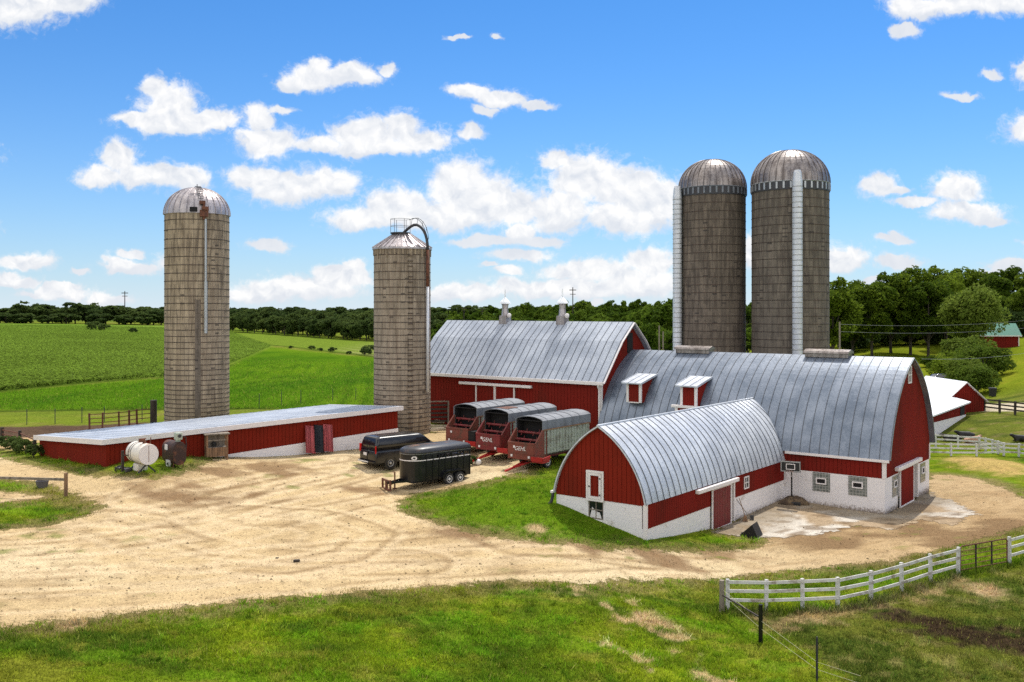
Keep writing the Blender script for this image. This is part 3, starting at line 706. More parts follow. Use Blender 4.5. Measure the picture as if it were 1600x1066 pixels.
class Arch:
    """pointed round barn roof: half width w, rise h above the spring line"""
    def __init__(s, w, h, d):
        s.w, s.h, s.d = w, h, d; s.c = (h*h+2*h*d-w*w)/(2*w); s.R = math.hypot(w+s.c, d)
    def z(s, t):            # t = distance from the ridge plane
        t = abs(t); return math.sqrt(max(s.R**2-(t+s.c)**2, 0))-s.d
    def prof(s, n=18, off=0.):
        a0 = math.atan2(s.d, s.w+s.c); a1 = math.atan2(s.h+s.d, s.c)
        right = [((s.R+off)*math.cos(a0+(a1-a0)*i/n)-s.c, (s.R+off)*math.sin(a0+(a1-a0)*i/n)-s.d) for i in range(n+1)]
        right[-1] = (0., right[-1][1])
        return right+[(-x, z) for x, z in right[-2::-1]]     # from +w over the ridge to -w
def siding(mb, a, b, zb, zt, out, pitch=.27, gap=.035, depth=.03):
    """vertical ribbed metal siding from a to b (x,y); zb, zt are functions of the distance along the wall"""
    ax, ay = a; bx, by = b; L = math.hypot(bx-ax, by-ay); ex, ey = (bx-ax)/L, (by-ay)/L; ox, oy = out
    n = max(1, round(L/pitch)); st = []
    for i in range(n):
        t0 = L*i/n; t1 = L*(i+1)/n
        st += [(t0, 0.), (t1-gap, 0.), (t1-gap*.75, -depth), (t1-gap*.25, -depth)]
    st.append((L, 0.))
    top = []
    for (t, o) in st: top.append((ax+ex*t+ox*o, ay+ey*t+oy*o, zb(t), zt(t)))
    for p, q in zip(top[:-1], top[1:]):
        if p[3]-p[2] < .01 and q[3]-q[2] < .01: continue
        m = 6 if False else 1
        mb.add([(p[0], p[1], p[2]), (q[0], q[1], q[2]), (q[0], q[1], q[3]), (p[0], p[1], p[3])], [[0, 1, 2, 3]])
def swept_roof(mb, prof, x0, x1, thick, axis='x', y0=0., z0=0.):
    """prof = outer (t,z) list; makes a closed shell between x0 and x1"""
    inner = []
    n = len(prof)
    for i, (t, z) in enumerate(prof):
        a = prof[max(i-1, 0)]; b = prof[min(i+1, n-1)]
        dx, dz = b[0]-a[0], b[1]-a[1]; l = math.hypot(dx, dz); nx, nz = -dz/l, dx/l
        if nx*t < 0 or (abs(t) < 1e-6 and nz < 0): nx, nz = -nx, -nz
        if abs(t) < 1e-6: nx = 0; nz = 1
        inner.append((t-nx*thick, z-nz*thick))
    def v(p, x): return (x, y0+p[0], z0+p[1]) if axis == 'x' else (y0+p[0], x, z0+p[1])
    loop0 = [v(p, x0) for p in prof]+[v(p, x0) for p in inner[::-1]]
    loop1 = [v(p, x1) for p in prof]+[v(p, x1) for p in inner[::-1]]
    m = len(loop0); fs = [[i, (i+1) % m, m+(i+1) % m, m+i] for i in range(m)]
    for i in range(n-1):
        fs.append([i, i+1, m-2-i, m-1-i]); fs.append([m+i, m+m-1-i, m+m-2-i, m+i+1])
    mb.add(loop0+loop1, fs)
def roof_seams(mb, prof, xs, wd, ht, axis='x', y0=0., z0=0.):
    n = len(prof); nor = []
    for i, (t, z) in enumerate(prof):
        a = prof[max(i-1, 0)]; b = prof[min(i+1, n-1)]
        dx, dz = b[0]-a[0], b[1]-a[1]; l = math.hypot(dx, dz); nx, nz = dz/l, -dx/l
        if nz < 0 and abs(t) < 1e-6: nx, nz = 0, 1
        if nx*t < 0: nx, nz = -nx, -nz
        nor.append((nx, nz))
    def v(p, x): return (x, y0+p[0], z0+p[1]) if axis == 'x' else (y0+p[0], x, z0+p[1])
    for x in xs:
        vs = []; fs = []
        for (p, nn) in zip(prof, nor):
            lo = (p[0]-nn[0]*.02, p[1]-nn[1]*.02); hi = (p[0]+nn[0]*ht, p[1]+nn[1]*ht)
            vs += [v(lo, x-wd/2), v(hi, x-wd/2), v(hi, x+wd/2), v(lo, x+wd/2)]
        for i in range(n-1):
            for k in range(3): fs.append([i*4+k, i*4+k+1, (i+1)*4+k+1, (i+1)*4+k])
        fs += [[0, 1, 2, 3], [(n-1)*4+3, (n-1)*4+2, (n-1)*4+1, (n-1)*4]]
        mb.add(vs, fs)
def frame(mb, x0, x1, z0, z1, y, w, d, axis='x'):
    """rectangular frame in the plane y (axis x: along x) of member width w, from y-d to y"""
    def B(a0, b0, a1, b1):
        if axis == 'x': mb.box(a0, y-d, b0, a1, y, b1)
        else: mb.box(y, a0, b0, y+d, a1, b1)
    B(x0, z0, x0+w, z1); B(x1-w, z0, x1, z1); B(x0+w, z1-w, x1-w, z1); B(x0+w, z0, x1-w, z0+w)

# ---------------------------------------------------------------- large round roofed barn
rb = thing('round_roof_barn', 'large red barn with tall arched metal roof and whitewashed block base', 'barn', (BO[0], BO[1], 0), TH)
GL = 20.6; W2 = 10.05; YC = W2/2
AR = Arch(YC+.12, 6.0, 2.0); EZ = 3.35
b = MB()
b.box(-GL, 0, -.6, 0, .25, 2.2); b.box(-.25, .25, -.6, 0, 2.78, 2.2); b.box(-.25, 7.25, -.6, 0, W2, 2.2); b.box(-GL, W2-.25, -.6, -.25, W2, 2.2)
b.build('foundation', M['conc_white'], rb)
b = MB()
siding(b, (-GL, -.01), (-.16, -.01), lambda t: 2.2, lambda t: EZ+.2, (0, -1)); b.build('wall', M['redmain'], rb); b = MB()
siding(b, (-GL, W2+.01), (0, W2+.01), lambda t: 2.2, lambda t: EZ+.2, (0, 1))
b.build('wall', M['redmain'], rb)
b = MB()
def gz(t): return EZ+max(AR.z(min(abs(t-YC), YC-.01))-.10, 0) if True else 0
siding(b, (.02, 0), (.02, W2), lambda t: 2.2 if (t < 2.8 or t > 7.25) else 2.45, gz, (1, 0), .3)
b.build('gable_wall', M['redmain'], rb)
b = MB(); pr = AR.prof(20)
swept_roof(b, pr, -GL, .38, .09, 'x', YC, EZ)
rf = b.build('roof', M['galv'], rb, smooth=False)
for p in rf.data.polygons: p.use_smooth = False
b = MB(); roof_seams(b, pr, [.33-.62*i for i in range(34)], .032, .03, 'x', YC, EZ); b.build('roof_seams', M['seam'], rb)
b = MB(); frame_y = -.2
b.box(-6.2, -.2, 3.2, .3, -.12, 3.36); b.build('eave_trim', M['trim'], rb); MB().box(-GL, -.2, 3.2, -12.2, -.12, 3.36).build('eave_trim', M['trim'], rb)
MB().box(-.15, -.05, 2.2, .06, .16, 3.2).build('corner_trim', M['trim'], rb); MB().box(-.12, W2-.14, 2.2, .06, W2+.05, 3.2).build('corner_trim', M['trim'], rb)
for (x0, x1) in ((-4.44, -3.34), (-2.18, -1.06)):
    wn = MB().box(x0, -.04, 1.0, x1, .1, 2.17).build('window', M['glassblock'], rb)
    xm = (x0+x1)/2; q = MB(); frame(q, xm-.33, xm+.33, 1.45, 1.85, -.04, .07, .05); q.build('window_frame', M['trim'], wn)
    MB().box(xm-.26, -.055, 1.52, xm+.26, -.03, 1.78).build('vent_pane', M['hollow'], wn)
for (y0, y1, z0) in ((1.5, 2.6, .85), (7.75, 8.95, .85)):
    wn = MB().box(-.1, y0, z0, .04, y1, 2.12).build('window', M['glassblock'], rb)
    ym = (y0+y1)/2; q = MB(); frame(q, ym-.3, ym+.3, 1.4, 1.85, .04, .07, .05, 'y'); q.build('window_frame', M['trim'], wn)
    MB().box(.03, ym-.23, 1.47, .055, ym+.23, 1.78).build('vent_pane', M['hollow'], wn)
dr = MB(); siding(dr, (.14, 2.75), (.14, 5.7), lambda t: .03, lambda t: 2.4, (1, 0), .3); 
door = dr.build('sliding_door', M['redmain'], rb)
q = MB(); frame(q, 2.7, 5.75, .0, 2.42, .1, .09, .07, 'y'); q.build('door_frame', M['trim'], door)
q = MB(); q.box(.03, 1.9, 2.42, .3, 7.25, 2.66); q.build('door_rail', M['trim'], rb, bevel=.03)
q = MB(); q.box(-.30, 5.7, 0, -.02, 5.85, 2.45); q.box(-.3, 7.1, 0, .03, 7.25, 2.45); q.box(-1.2, 5.85, 0, -1.1, 7.1, 2.45); q.build('door_jamb', M['trim'], rb)
wn = MB(); wn.box(.0, 4.85, 7.75, .05, 5.45, 8.75); wn = wn.build('gable_window', M['hollow'], rb)
q = MB(); frame(q, 4.78, 5.52, 7.68, 8.82, .04, .1, .05, 'y'); q.box(.04, 5.12, 7.7, .085, 5.18, 8.8); q.box(.04, 4.8, 8.2, .083, 5.5, 8.26); q.build('window_frame', M['trim'], wn)
for (x0, x1) in ((-16.6, -13.9), (-6.7, -3.75)):
    q = MB(); q.box(x0, YC-.42, EZ+5.86, x1, YC+.42, EZ+6.16); 
    q.prism([(YC-.55, EZ+6.14), (YC+.55, EZ+6.14), (YC+.48, EZ+6.3), (YC, EZ+6.42), (YC-.48, EZ+6.3)], x0-.08, x1+.08, 'x')
    q.build('ridge_vent', M['dome'], rb, bevel=.02)
for (x0, x1, zb, tall) in ((-18.33, -17.15, 5.75, False), (-13.98, -12.75, 5.75, True)):
    dm = MB(); dm.prism([(.42, zb), (.42, 7.15), (2.3, 7.6), (2.3, zb)], x0, x1, 'x'); dm = dm.build('dormer', M['redmain'], rb)
    q = MB(); q.prism([(.05, 7.1), (.05, 7.19), (2.4, 7.72), (2.4, 7.63)], x0-.26, x1+.26, 'x')
    for k in range(4): 
        xx = x0-.24+(x1-x0+.48)*k/3
        q.prism([(.045, 7.18), (.045, 7.24), (2.4, 7.77), (2.4, 7.71)], xx-.02, xx+.02, 'x')
    q.build('dormer_roof', M['galvbright'], dm)
    q = MB(); q.box(x0-.02, .36, zb, x0+.16, .5, 7.12); q.box(x1-.16, .36, zb, x1+.02, .5, 7.12); q.box(x0+.16, .37, zb-.04, x1-.16, .5, zb+.04); q.build('dormer_trim', M['trim'], dm)
    q = MB(); siding(q, (x0+.16, .41), (x1-.16, .41), lambda t: zb+.04, lambda t: 7.12, (0, -1), .2); q.build('dormer_panel', M['redmain'], dm)
q = MB(); q.box(-14.6, .1, 5.62, -11.2, .35, 5.8); q.build('hay_door_rail', M['trim'], rb, bevel=.02)
hd = MB(); siding(hd, (-14.1, .2), (-12.6, .2), lambda t: 3.6, lambda t: 5.6, (0, -1)); hd = hd.build('hay_door', M['redmain'], rb)
for x0 in (-14.3, -12.62): MB().box(x0, .14, 3.6, x0+.21, .32, 5.62).build('hay_door_trim', M['trim'], hd)

# ---------------------------------------------------------------- small wing, round roofed as well
wx, wy = bw(-6.35, -17.8)
wg = thing('small_round_roof_barn', 'small red barn with shiny arched metal roof in front of the tall one', 'barn', (wx, wy, 0), TH)
WW = 5.45; XC = -WW/2; WL = 17.8; EW = 2.72
AW = Arch(XC*-1+.1, 3.75, 1.0)
b = MB(); b.box(-.22, 0, -.6, 0, 7.2, 1.47); b.box(-.22, 10.35, -.6, 0, WL, 1.45); b.box(-WW, 0, .3, -3.42, .2, 2.62); b.box(-2.5, 0, .3, -.22, .2, 2.62); b.box(-3.42, 0, .3, -2.5, .2, 1.6); b.box(-WW, .2, .5, -WW+.2, WL, 2.62)
b.build('foundation', M['conc_white'], wg)
b = MB(); siding(b, (.02, .12), (.02, 7.2), lambda t: 1.47, lambda t: EW+.15, (1, 0), .24); b.build('wall', M['redmain'], wg)
b = MB(); siding(b, (.02, 10.35), (.02, WL-.02), lambda t: 1.45, lambda t: EW+.15, (1, 0), .24); b.build('wall', M['redmain'], wg); b = MB()
siding(b, (-WW-.01, 0), (-WW-.01, WL), lambda t: 2.5, lambda t: EW+.15, (-1, 0), .3); b.build('wall', M['redmain'], wg)
b = MB()
siding(b, (-WW, -.02), (0, -.02), lambda t: 2.62 if not (1.95 < t < 2.97) else 2.62, lambda t: EW+max(AW.z(min(abs(t+XC), -XC-.005))-.05, 0), (0, -1), .27)
b.build('gable_wall', M['red'], wg)
pw = AW.prof(18)
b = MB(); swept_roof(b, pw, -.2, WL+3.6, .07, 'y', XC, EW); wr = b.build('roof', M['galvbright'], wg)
b = MB(); roof_seams(b, pw, [-.15+.62*i for i in range(34)], .03, .03, 'y', XC, EW); b.build('roof_seams', M['seam'], wg)
b = MB(); b.box(-.13, -.05, .3, .05, .12, 2.68); b.build('corner_trim', M['trim'], wg)
hd = MB(); siding(hd, (-3.38, -.06), (-2.54, -.06), lambda t: 2.62, lambda t: 4.05, (0, -1), .28); hd = hd.build('hay_door', M['red'], wg)
q = MB(); frame(q, -3.50, -2.44, 2.54, 4.12, -.05, .11, .06); frame(q, -3.36, -2.58, 2.66, 4.0, -.08, .13, .05); q.build('door_frame', M['trim'], hd)
MB().box(-3.33, -.15, 3.25, -3.25, -.12, 3.33).build('handle', M['darkmetal'], hd)
for z0 in (2.85, 3.7): MB().box(-2.68, -.15, z0, -2.6, -.12, z0+.08).build('hinge', M['darkmetal'], hd)
wn = MB(); wn.box(-3.40, .05, 1.6, -2.52, .16, 2.54); wn = wn.build('window', M['glass'], wg)
q = MB(); frame(q, -3.42, -2.5, 1.6, 2.54, .06, .06, .05); q.box(-2.99, .02, 1.64, -2.94, .06, 2.5); q.box(-3.4, .015, 2.05, -2.52, .055, 2.1); q.build('window_frame', M['woodgrey'], wn)
q = MB(); q.prism([(-3.35, 1.65), (-2.62, 1.65), (-2.75, 1.95), (-3.0, 2.0), (-3.2, 2.2)], .035, .05, 'y'); q.build('broken_pane', M['trim'], wn)
dr = MB(); siding(dr, (.12, 7.25), (.12, 9.6), lambda t: .12, lambda t: 2.42, (1, 0), .22, .05, .04); door = dr.build('sliding_door', M['redwag'], wg)
q = MB(); frame(q, 7.18, 9.68, .06, 2.44, .08, .09, .07, 'y'); q.build('door_frame', M['trim'], door)
q = MB(); q.box(.03, 5.3, 2.44, .28, 10.45, 2.66); q.build('door_rail', M['trim'], wg, bevel=.03)
q = MB(); q.box(-.3, 10.22, 0, .04, 10.36, 2.44); q.box(-.35, 9.6, 0, -.28, 10.22, 2.44); q.build('door_jamb', M['trim'], wg)
wn = MB(); wn.box(.0, 11.66, 1.82, .04, 12.2, 2.44); wn = wn.build('side_window', M['hollow'], wg)
q = MB(); frame(q, 11.6, 12.26, 1.76, 2.5, .03, .07, .05, 'y'); q.box(.03, 11.9, 1.8, .07, 11.95, 2.45); q.box(.03, 11.65, 2.1, .068, 12.2, 2.14); q.build('window_frame', M['trim'], wn)
q = MB(); q.tube([(-WW-.15, -.12, 2.75), (-WW-.16, -.12, 2.5), (-WW-.2, -.2, 2.2), (-WW-.32, -.5, 1.95), (-WW-.55, -.95, 1.82), (-WW-.7, -1.3, 1.80)], .085, 10); q.build('drain_hose', M['plastic'], wg, smooth=True)
q = MB(); q.box(-WW-.25, -.22, 2.68, -WW-.1, .2, 2.8); q.build('gutter_end', M['trim'], wg)
q = MB(); q.tube([(XC, -.22, EW+3.76), (XC, WL+2.2, EW+3.76)], .06, 8); q.build('ridge_cap', M['galvbright'], wg)

# ---------------------------------------------------------------- gambrel barn
gx, gy = bw(-20.6, .5)
gb = thing('gambrel_barn', 'long red barn with gambrel metal roof and two roof ventilators', 'barn', (gx, gy, 0), TH)
GLN = 18.6; GW = 8.3; GP = [(-.28, 7.05), (2.35, 10.05), (GW/2, 11.5), (GW-2.35, 10.05), (GW+.28, 7.05)]
def gpz(t, lo=.12):
    for (a, b_) in zip(GP[:-1], GP[1:]):
        if a[0] <= t <= b_[0]: return a[1]+(b_[1]-a[1])*(t-a[0])/(b_[0]-a[0])-lo
    return GP[0][1]
b = MB(); siding(b, (-GLN, 0), (0, 0), lambda t: 1.6, lambda t: 7.3, (0, -1), .30); b.build('wall', M['redmain'], gb); b = MB(); siding(b, (-GLN, GW), (0, GW), lambda t: 1.6, lambda t: 7.3, (0, 1), .5); b.build('wall', M['redmain'], gb)
for nm, x, o in (('gable_wall', 0., 1), ('gable_wall', -GLN, -1)):
    b = MB(); siding(b, (x, 0), (x, GW), lambda t: 1.6, gpz, (o, 0), .30); b.build(nm, M['redmain'], gb)
b = MB(); prf = [(p[0]-GW/2, p[1]) for p in GP]
swept_roof(b, prf[::-1], -GLN-.3, .35, .12, 'x', GW/2, 0); b.build('roof', M['galvgam'], gb)
b = MB()
xs = [.28-.62*i for i in range(31)]
for seg in ((prf[0], prf[1]), (prf[1], prf[2]), (prf[2], prf[3]), (prf[3], prf[4])):
    roof_seams(b, [seg[0], seg[1]], xs, .034, .03, 'x', GW/2, 0)
b.build('roof_seams', M['seam'], gb)
b = MB(); b.box(-GLN-.3, -.36, 6.86, .36, -.24, 7.1); b.build('eave_trim', M['trim'], gb)
b = MB()
for (a, c_) in zip(GP[:-1], GP[1:]):
    b.bar((.38, a[0], a[1]-.06), (.38, c_[0], c_[1]-.06), .06, .2, up=(1, 0, 0))
b.build('verge_trim', M['trim'], gb)
b = MB(); b.box(-.16, -.06, 1.6, .06, .14, 6.9); b.build('corner_trim', M['trim'], gb)
b = MB(); b.tube([(-.05, -.38, 6.95), (-.08, -.3, 6.7), (-.08, -.16, 6.5), (-.08, -.16, 2.4)], .06, 8); b.build('downspout', M['trim'], gb)
b = MB(); b.box(.0, 3.72, 9.1, .06, 4.5, 10.65); b.build('loft_opening', M['hollow'], gb)
b = MB(); b.box(-13.7, -.3, 6.3, -6.3, -.03, 6.52); b.build('door_rail', M['trim'], gb, bevel=.03)
for x in (-12.0, -10.05, -8.0):
    pass
for (x0, x1) in ((-12.0, -10.05), (-10.0, -8.05)):
    d_ = MB(); siding(d_, (x0, -.09), (x1, -.09), lambda t: 2.5, lambda t: 6.3, (0, -1), .30); d_ = d_.build('sliding_door', M['redmain'], gb)
    q = MB(); q.box(x0-.02, -.16, 2.5, x0+.09, -.07, 6.3); q.box(x1-.05, -.16, 2.5, x1+.06, -.07, 6.3); q.build('door_trim', M['trim'], d_)
for i, x in enumerate((-12.3, -6.35)):
    q = MB(); q.prism([(x-.42, 11.15), (x+.42, 11.15), (x+.34, 11.95), (x-.34, 11.95)], GW/2-.36, GW/2+.36, 'y')
    q.lathe([(.33, 11.9), (.30, 12.1), (.26, 12.5), (.28, 12.85), (.36, 12.95)], 16, (x, GW/2, 0)); 
    v_ = q.build('roof_ventilator', M['domelight'], gb)
    q = MB(); q.lathe([(.52, 12.95), (.42, 13.12), (.2, 13.35), (.06, 13.5), (.03, 14.15)], 16, (x, GW/2, 0)); q.build('ventilator_cap', M['whiteroof'], v_)
    q = MB(); q.lathe([(.02, 11.75), (.16, 11.8), (.2, 11.95), (.16, 12.1), (.02, 12.15)], 12, (x+.5, GW/2-.1, 0)); q.build('ball', M['trim'], v_, smooth=True)

# ---------------------------------------------------------------- long low shed
A = Vector((-23.4, 55.3, 5.0)); B_ = Vector((-8.2, 68.9, 5.5)); C_ = Vector((-31.3, 63.6, 4.15)); D_ = Vector((-14.6, 76.0, 4.9))
sh = thing('low_shed', 'long low red shed with flat sloping metal roof and white fascia', 'shed', (A.x, A.y, 0), 0)
def L_(p, z=None): return (p.x-A.x, p.y-A.y, p.z if z is None else z)
b = MB()
for (p, q) in ((A, B_), (B_, D_), (A, C_)):
    Ln = (q-p).xy.length; nrm = Vector(((q-p).y, -(q-p).x)).normalized()
    if nrm.dot(Vector((-p.x-15, -p.y)).normalized()) < 0 and (p, q) == (A, B_): nrm = -nrm
    if (p, q) == (A, C_): nrm = -nrm
    siding(b, (p.x-A.x, p.y-A.y), (q.x-A.x, q.y-A.y), (lambda t: 2.2), (lambda t, p=p, q=q, Ln=Ln: p.z+(q.z-p.z)*t/Ln-.2), (nrm.x, nrm.y), .26)
b.quad(L_(C_, 2.), L_(D_, 2.), L_(D_, D_.z-.2), L_(C_, C_.z-.2))
b.build('wall', M['red'], sh)
u1 = (B_-A).xy.normalized(); ou = Vector((u1.y, -u1.x)); ul = (A-C_).xy.normalized()
e = .28
A2 = A+Vector((ou.x*e-u1.x*e, ou.y*e-u1.y*e, 0)); B2 = B_+Vector((ou.x*e+u1.x*e, ou.y*e+u1.y*e, .02)); C2 = C_+Vector((-u1.x*e-ou.x*e, -u1.y*e-ou.y*e, -.03)); D2 = D_+Vector((u1.x*e-ou.x*e, u1.y*e-ou.y*e, 0))
b = MB(); b.add([L_(A2), L_(B2), L_(D2), L_(C2), L_(A2, A2.z-.12), L_(B2, B2.z-.12), L_(D2, D2.z-.12), L_(C2, C2.z-.12)], [[0,1,2,3],[7,6,5,4],[0,1,5,4],[1,2,6,5],[2,3,7,6],[3,0,4,7]])
b.build('roof', M['galvshed'], sh)
b = MB()
for i in range(1, 33):
    t = i/33; p = A2.lerp(B2, t); q = C2.lerp(D2, t); b.bar(L_(p, p.z+.01), L_(q, q.z+.01), .035, .03)
b.build('roof_seams', M['galvshed'], sh)
b = MB()
for (p, q) in ((A2, B2), (A2, C2), (B2, D2)):
    b.bar(L_(p, p.z-.13), L_(q, q.z-.13), .05, .3)
b.build('fascia', M['trim'], sh)
b = MB(); n0 = .28
p0_, p1_ = A.lerp(B_, n0), B_
b.add([L_(p0_, 2.2), L_(p1_, 2.2), L_(p1_, 3.95), L_(p0_, 3.3)]+[(x+ou.x*.06, y+ou.y*.06, z) for x, y, z in (L_(p0_, 2.2), L_(p1_, 2.2), L_(p1_, 3.95), L_(p0_, 3.3))],
      [[0,1,2,3],[7,6,5,4],[0,1,5,4],[1,2,6,5],[2,3,7,6],[3,0,4,7]])
b.build('foundation', M['conc_white'], sh)
# three loose sheets leaning on the shed
for k, (t, mat, lab, zz) in enumerate(((.634, 'pinkred', 'faded red metal sheet leaning on the shed, left of the dark sheet', 0), (.667, 'plastic', 'dark sheet leaning on the shed between two red sheets', 0), (.700, 'pinkred', 'faded red metal sheet leaning on the shed, right of the dark sheet', 0))):
    p = A.lerp(B_, t); gzv = hz(p.x, p.y)+.25
    q = MB(); w_ = .36
    for i in range(5):
        x0 = -w_+2*w_*i/5; q.prism([(x0, 0), (x0+2*w_/5-.02, 0), (x0+2*w_/5-.02, .035), (x0, .035)], 0, 1.85, 'z')
    q.box(-w_, .0, 0, w_, .02, 1.83)
    o = q.build('metal_sheet', M[mat], None)
    o.location = (p.x+ou.x*.75, p.y+ou.y*.75, gzv-.1); o.rotation_euler = (R(-19), R(9), math.atan2(u1.y, u1.x))
    tag(o, lab, 'metal sheet')

# ---------------------------------------------------------------- white roofed outbuilding, green roofed shed
ws = thing('white_roof_outbuilding', 'red outbuilding with bright white roof and lean-to behind the large barn', 'outbuilding', (47.2, 104, 0), R(2))
b = MB(); siding(b, (0, 0), (4.0, 0), lambda t: .3, lambda t: 2.75+(1.8*(1-abs(t-2)/2)), (0, -1), .25); siding(b, (4.0, 0), (4.0, 9), lambda t: .3, lambda t: 2.75, (1, 0), .25); b.box(0, 8.9, .3, 4, 9, 2.75); b.box(-.02, .1, .3, .1, 9, 2.75)
b.build('wall', M['redmain'], ws)
b = MB(); swept_roof(b, [(2.4, -.36), (0, 1.8), (-2.4, -.36)], -.25, 9.3, .1, 'y', 2.0, 2.83); b.build('roof', M['whiteroof'], ws)
b = MB(); b.bar((-.4, -.28, 2.42), (2, -.28, 4.58), .04, .16, up=(0, 1, 0)); b.bar((4.4, -.28, 2.42), (2, -.28, 4.58), .04, .16, up=(0, 1, 0)); b.build('verge_trim', M['trim'], ws)
def rel(p): 
    v = Vector((p[0]-47.2, p[1]-104, 0)); v.rotate(Matrix.Rotation(R(-2), 3, 'Z')); return (v.x, v.y, p[2])
fr, fl, bl, br = (48.75, 102, 2.66), (36.9, 86.3, 2.58), (33, 92, 3.1), (47.3, 105.5, 3.2)
b = MB(); b.add([rel(p) for p in (fr, fl, bl, br)]+[rel((p[0], p[1], p[2]-.14)) for p in (fr, fl, bl, br)], [[0,1,2,3],[7,6,5,4],[0,1,5,4],[1,2,6,5],[2,3,7,6],[3,0,4,7]]); b.build('lean_to_roof', M['whiteroof'], ws)
fw0, fw1 = rel((48.2, 101.9, 0)), rel((36.9, 86.9, 0))
b = MB(); siding(b, fw0[:2], fw1[:2], lambda t: .2, lambda t: 2.55, (.78, -.62), .3); siding(b, fw0[:2], rel((47.3, 104, 0))[:2], lambda t: .2, lambda t: 2.6, (1, .3), .3); b.build('lean_to_wall', M['redmain'], ws)
def lp(t, z, o=.05):
    return (fw0[0]+(fw1[0]-fw0[0])*t+.78*o, fw0[1]+(fw1[1]-fw0[1])*t-.62*o, z)
b = MB(); b.add([lp(.02, .2), lp(1, .2), lp(1, 1.9), lp(.02, 1.35)], [[0, 1, 2, 3]]); b.add([lp(.02, .2, .0), lp(.02, 1.35, 0), lp(.02, 1.35), lp(.02, .2)], [[0, 1, 2, 3]]); b.build('foundation', M['conc_white'], ws)
b = MB(); b.add([lp(.05, 1.4), lp(.15, 1.45), lp(.15, 2.35), lp(.05, 2.35)], [[0, 1, 2, 3]]); b.build('window', M['hollow'], ws)
Yg = 176.
gs = thing('green_roof_shed', 'small red shed with green roof at the edge of the woods', 'shed', (85.6, Yg, 0), R(-4))
zb = 12.5-60*Yg/1500-.3; ze = zb+2.75
b = MB(); siding(b, (0, 0), (7.1, 0), lambda t: zb, lambda t: ze, (0, -1), .3); siding(b, (7.1, 0), (7.1, 4.4), lambda t: zb, lambda t: ze+1.9*(1-abs(t-2.2)/2.2), (1, 0), .3); siding(b, (0, 0), (0, 4.4), lambda t: zb, lambda t: ze+1.9*(1-abs(t-2.2)/2.2), (-1, 0), .3); b.build('wall', M['redmain'], gs)
b = MB(); swept_roof(b, [(2.6, -.33), (0, 1.95), (-2.6, -.33)], -.5, 7.5, .12, 'x', 2.2, ze); b.build('roof', M['greenroof'], gs)
b = MB(); b.box(-.5, -.42, ze-.42, 7.5, -.36, ze-.26); b.box(6.98, -.06, zb, 7.14, .1, ze-.3); b.build('trim', M['trim'], gs)
# ================================================================== SILOS
def silo(name_label, px, Y, r, zb, zt, mat, hoops, rootname='silo'):
    x = (px-CX)/F*Y
    t = thing('silo', name_label, 'silo', (x, Y, zb), 0, 'concrete stave silos')
    h = zt-zb
    b = MB(); b.lathe([(r, -1.2), (r, h)], 64); w_ = b.build('wall', mat, t)
    hm = None
    for z in hoops:
        if hm is None:
            q = MB(); pr = [(r+.004+.026*math.cos(a), .028*math.sin(a)) for a in np.linspace(-1.57, 1.57, 5)]; q.lathe(pr, 64, cap=False); hm = q.build('hoop', M['hoop'], t, loc=(0, 0, z)); first = hm
        else:
            c = first.copy(); col.objects.link(c); c.parent = t; c.location = (0, 0, z)
    return t, h
def dome(t, r, h0, rise, mat, ribs=28, n=12, over=.06):
    R0 = r+over; b = MB(); pr = []
    for i in range(n+1):
        a = math.pi/2*i/n; pr.append((max(R0*math.cos(a)**.92, .04), h0+rise*math.sin(a)))
    pr[-1] = (.05, h0+rise)
    b.lathe(pr, 72); 
    for k in range(ribs):
        a = 2*math.pi*k/ribs; c_, s_ = math.cos(a), math.sin(a)
        pts = [(c_*(p[0]+.02), s_*(p[0]+.02), p[1]+.01) for p in pr[:-1]]
        b.tube(pts, .035, 4)
    return b.build('dome_roof', mat, t, smooth=False)
def hoopset(h, top, bot, p):
    """hoops crowd together towards the foot"""
    z = h-.5; out = []
    while z > .25:
        out.append(z); f = 1-z/h; z -= top+(bot-top)*f**p
    return out
# --- far left silo
Y = 75; r = 2.42; zb = 2.6; zt = 12.5+146*Y/1500
s1, h1 = silo('tall pale concrete silo with metal dome behind the long low shed', 308, Y, r, zb, zt, M['stave_a'], hoopset(zt-zb, .78, .26, .8))
dm = dome(s1, r, h1, 2.15, M['domelight'])
def sp_(px, r, Yc, pxc, out=.0):
    """angle on the visible face for a pixel column"""
    xc = (pxc-CX)/F*Yc; best = None
    for k in range(1200):
        a = -math.pi-.4+(math.pi+.8)*k/1199; x, y = xc+r*math.cos(a), Yc+r*math.sin(a)
        if x*math.cos(a)+y*math.sin(a) > 0: continue
        e = abs(CX+x/y*F-px)
        if best is None or e < best[0]: best = (e, a)
    return best[1]
def onwall(a, rr, z): return (rr*math.cos(a), rr*math.sin(a), z)
def zpx(py, Yc, zb): return 12.5-(py-483)*Yc/1500-zb
a1 = sp_(320.5, r, Y, 308)
q = MB(); q.tube([onwall(a1, r+.18, zpx(342, Y-r, zb)), onwall(a1, r+.18, zpx(440, Y-r, zb))], .085, 10); q.build('filler_pipe', M['steel'], s1)
q = MB(); q.tube([onwall(a1, r+.2, zpx(440, Y-r, zb)), onwall(a1, r+.2, zpx(521, Y-r, zb))], .12, 10); 
for i in range(16): 
    z = zpx(440+i*5, Y-r, zb); q.tube([onwall(a1, r+.2, z), onwall(a1, r+.2, z-.06)], .14, 10)
q.build('corrugated_spout', M['steel'], s1)
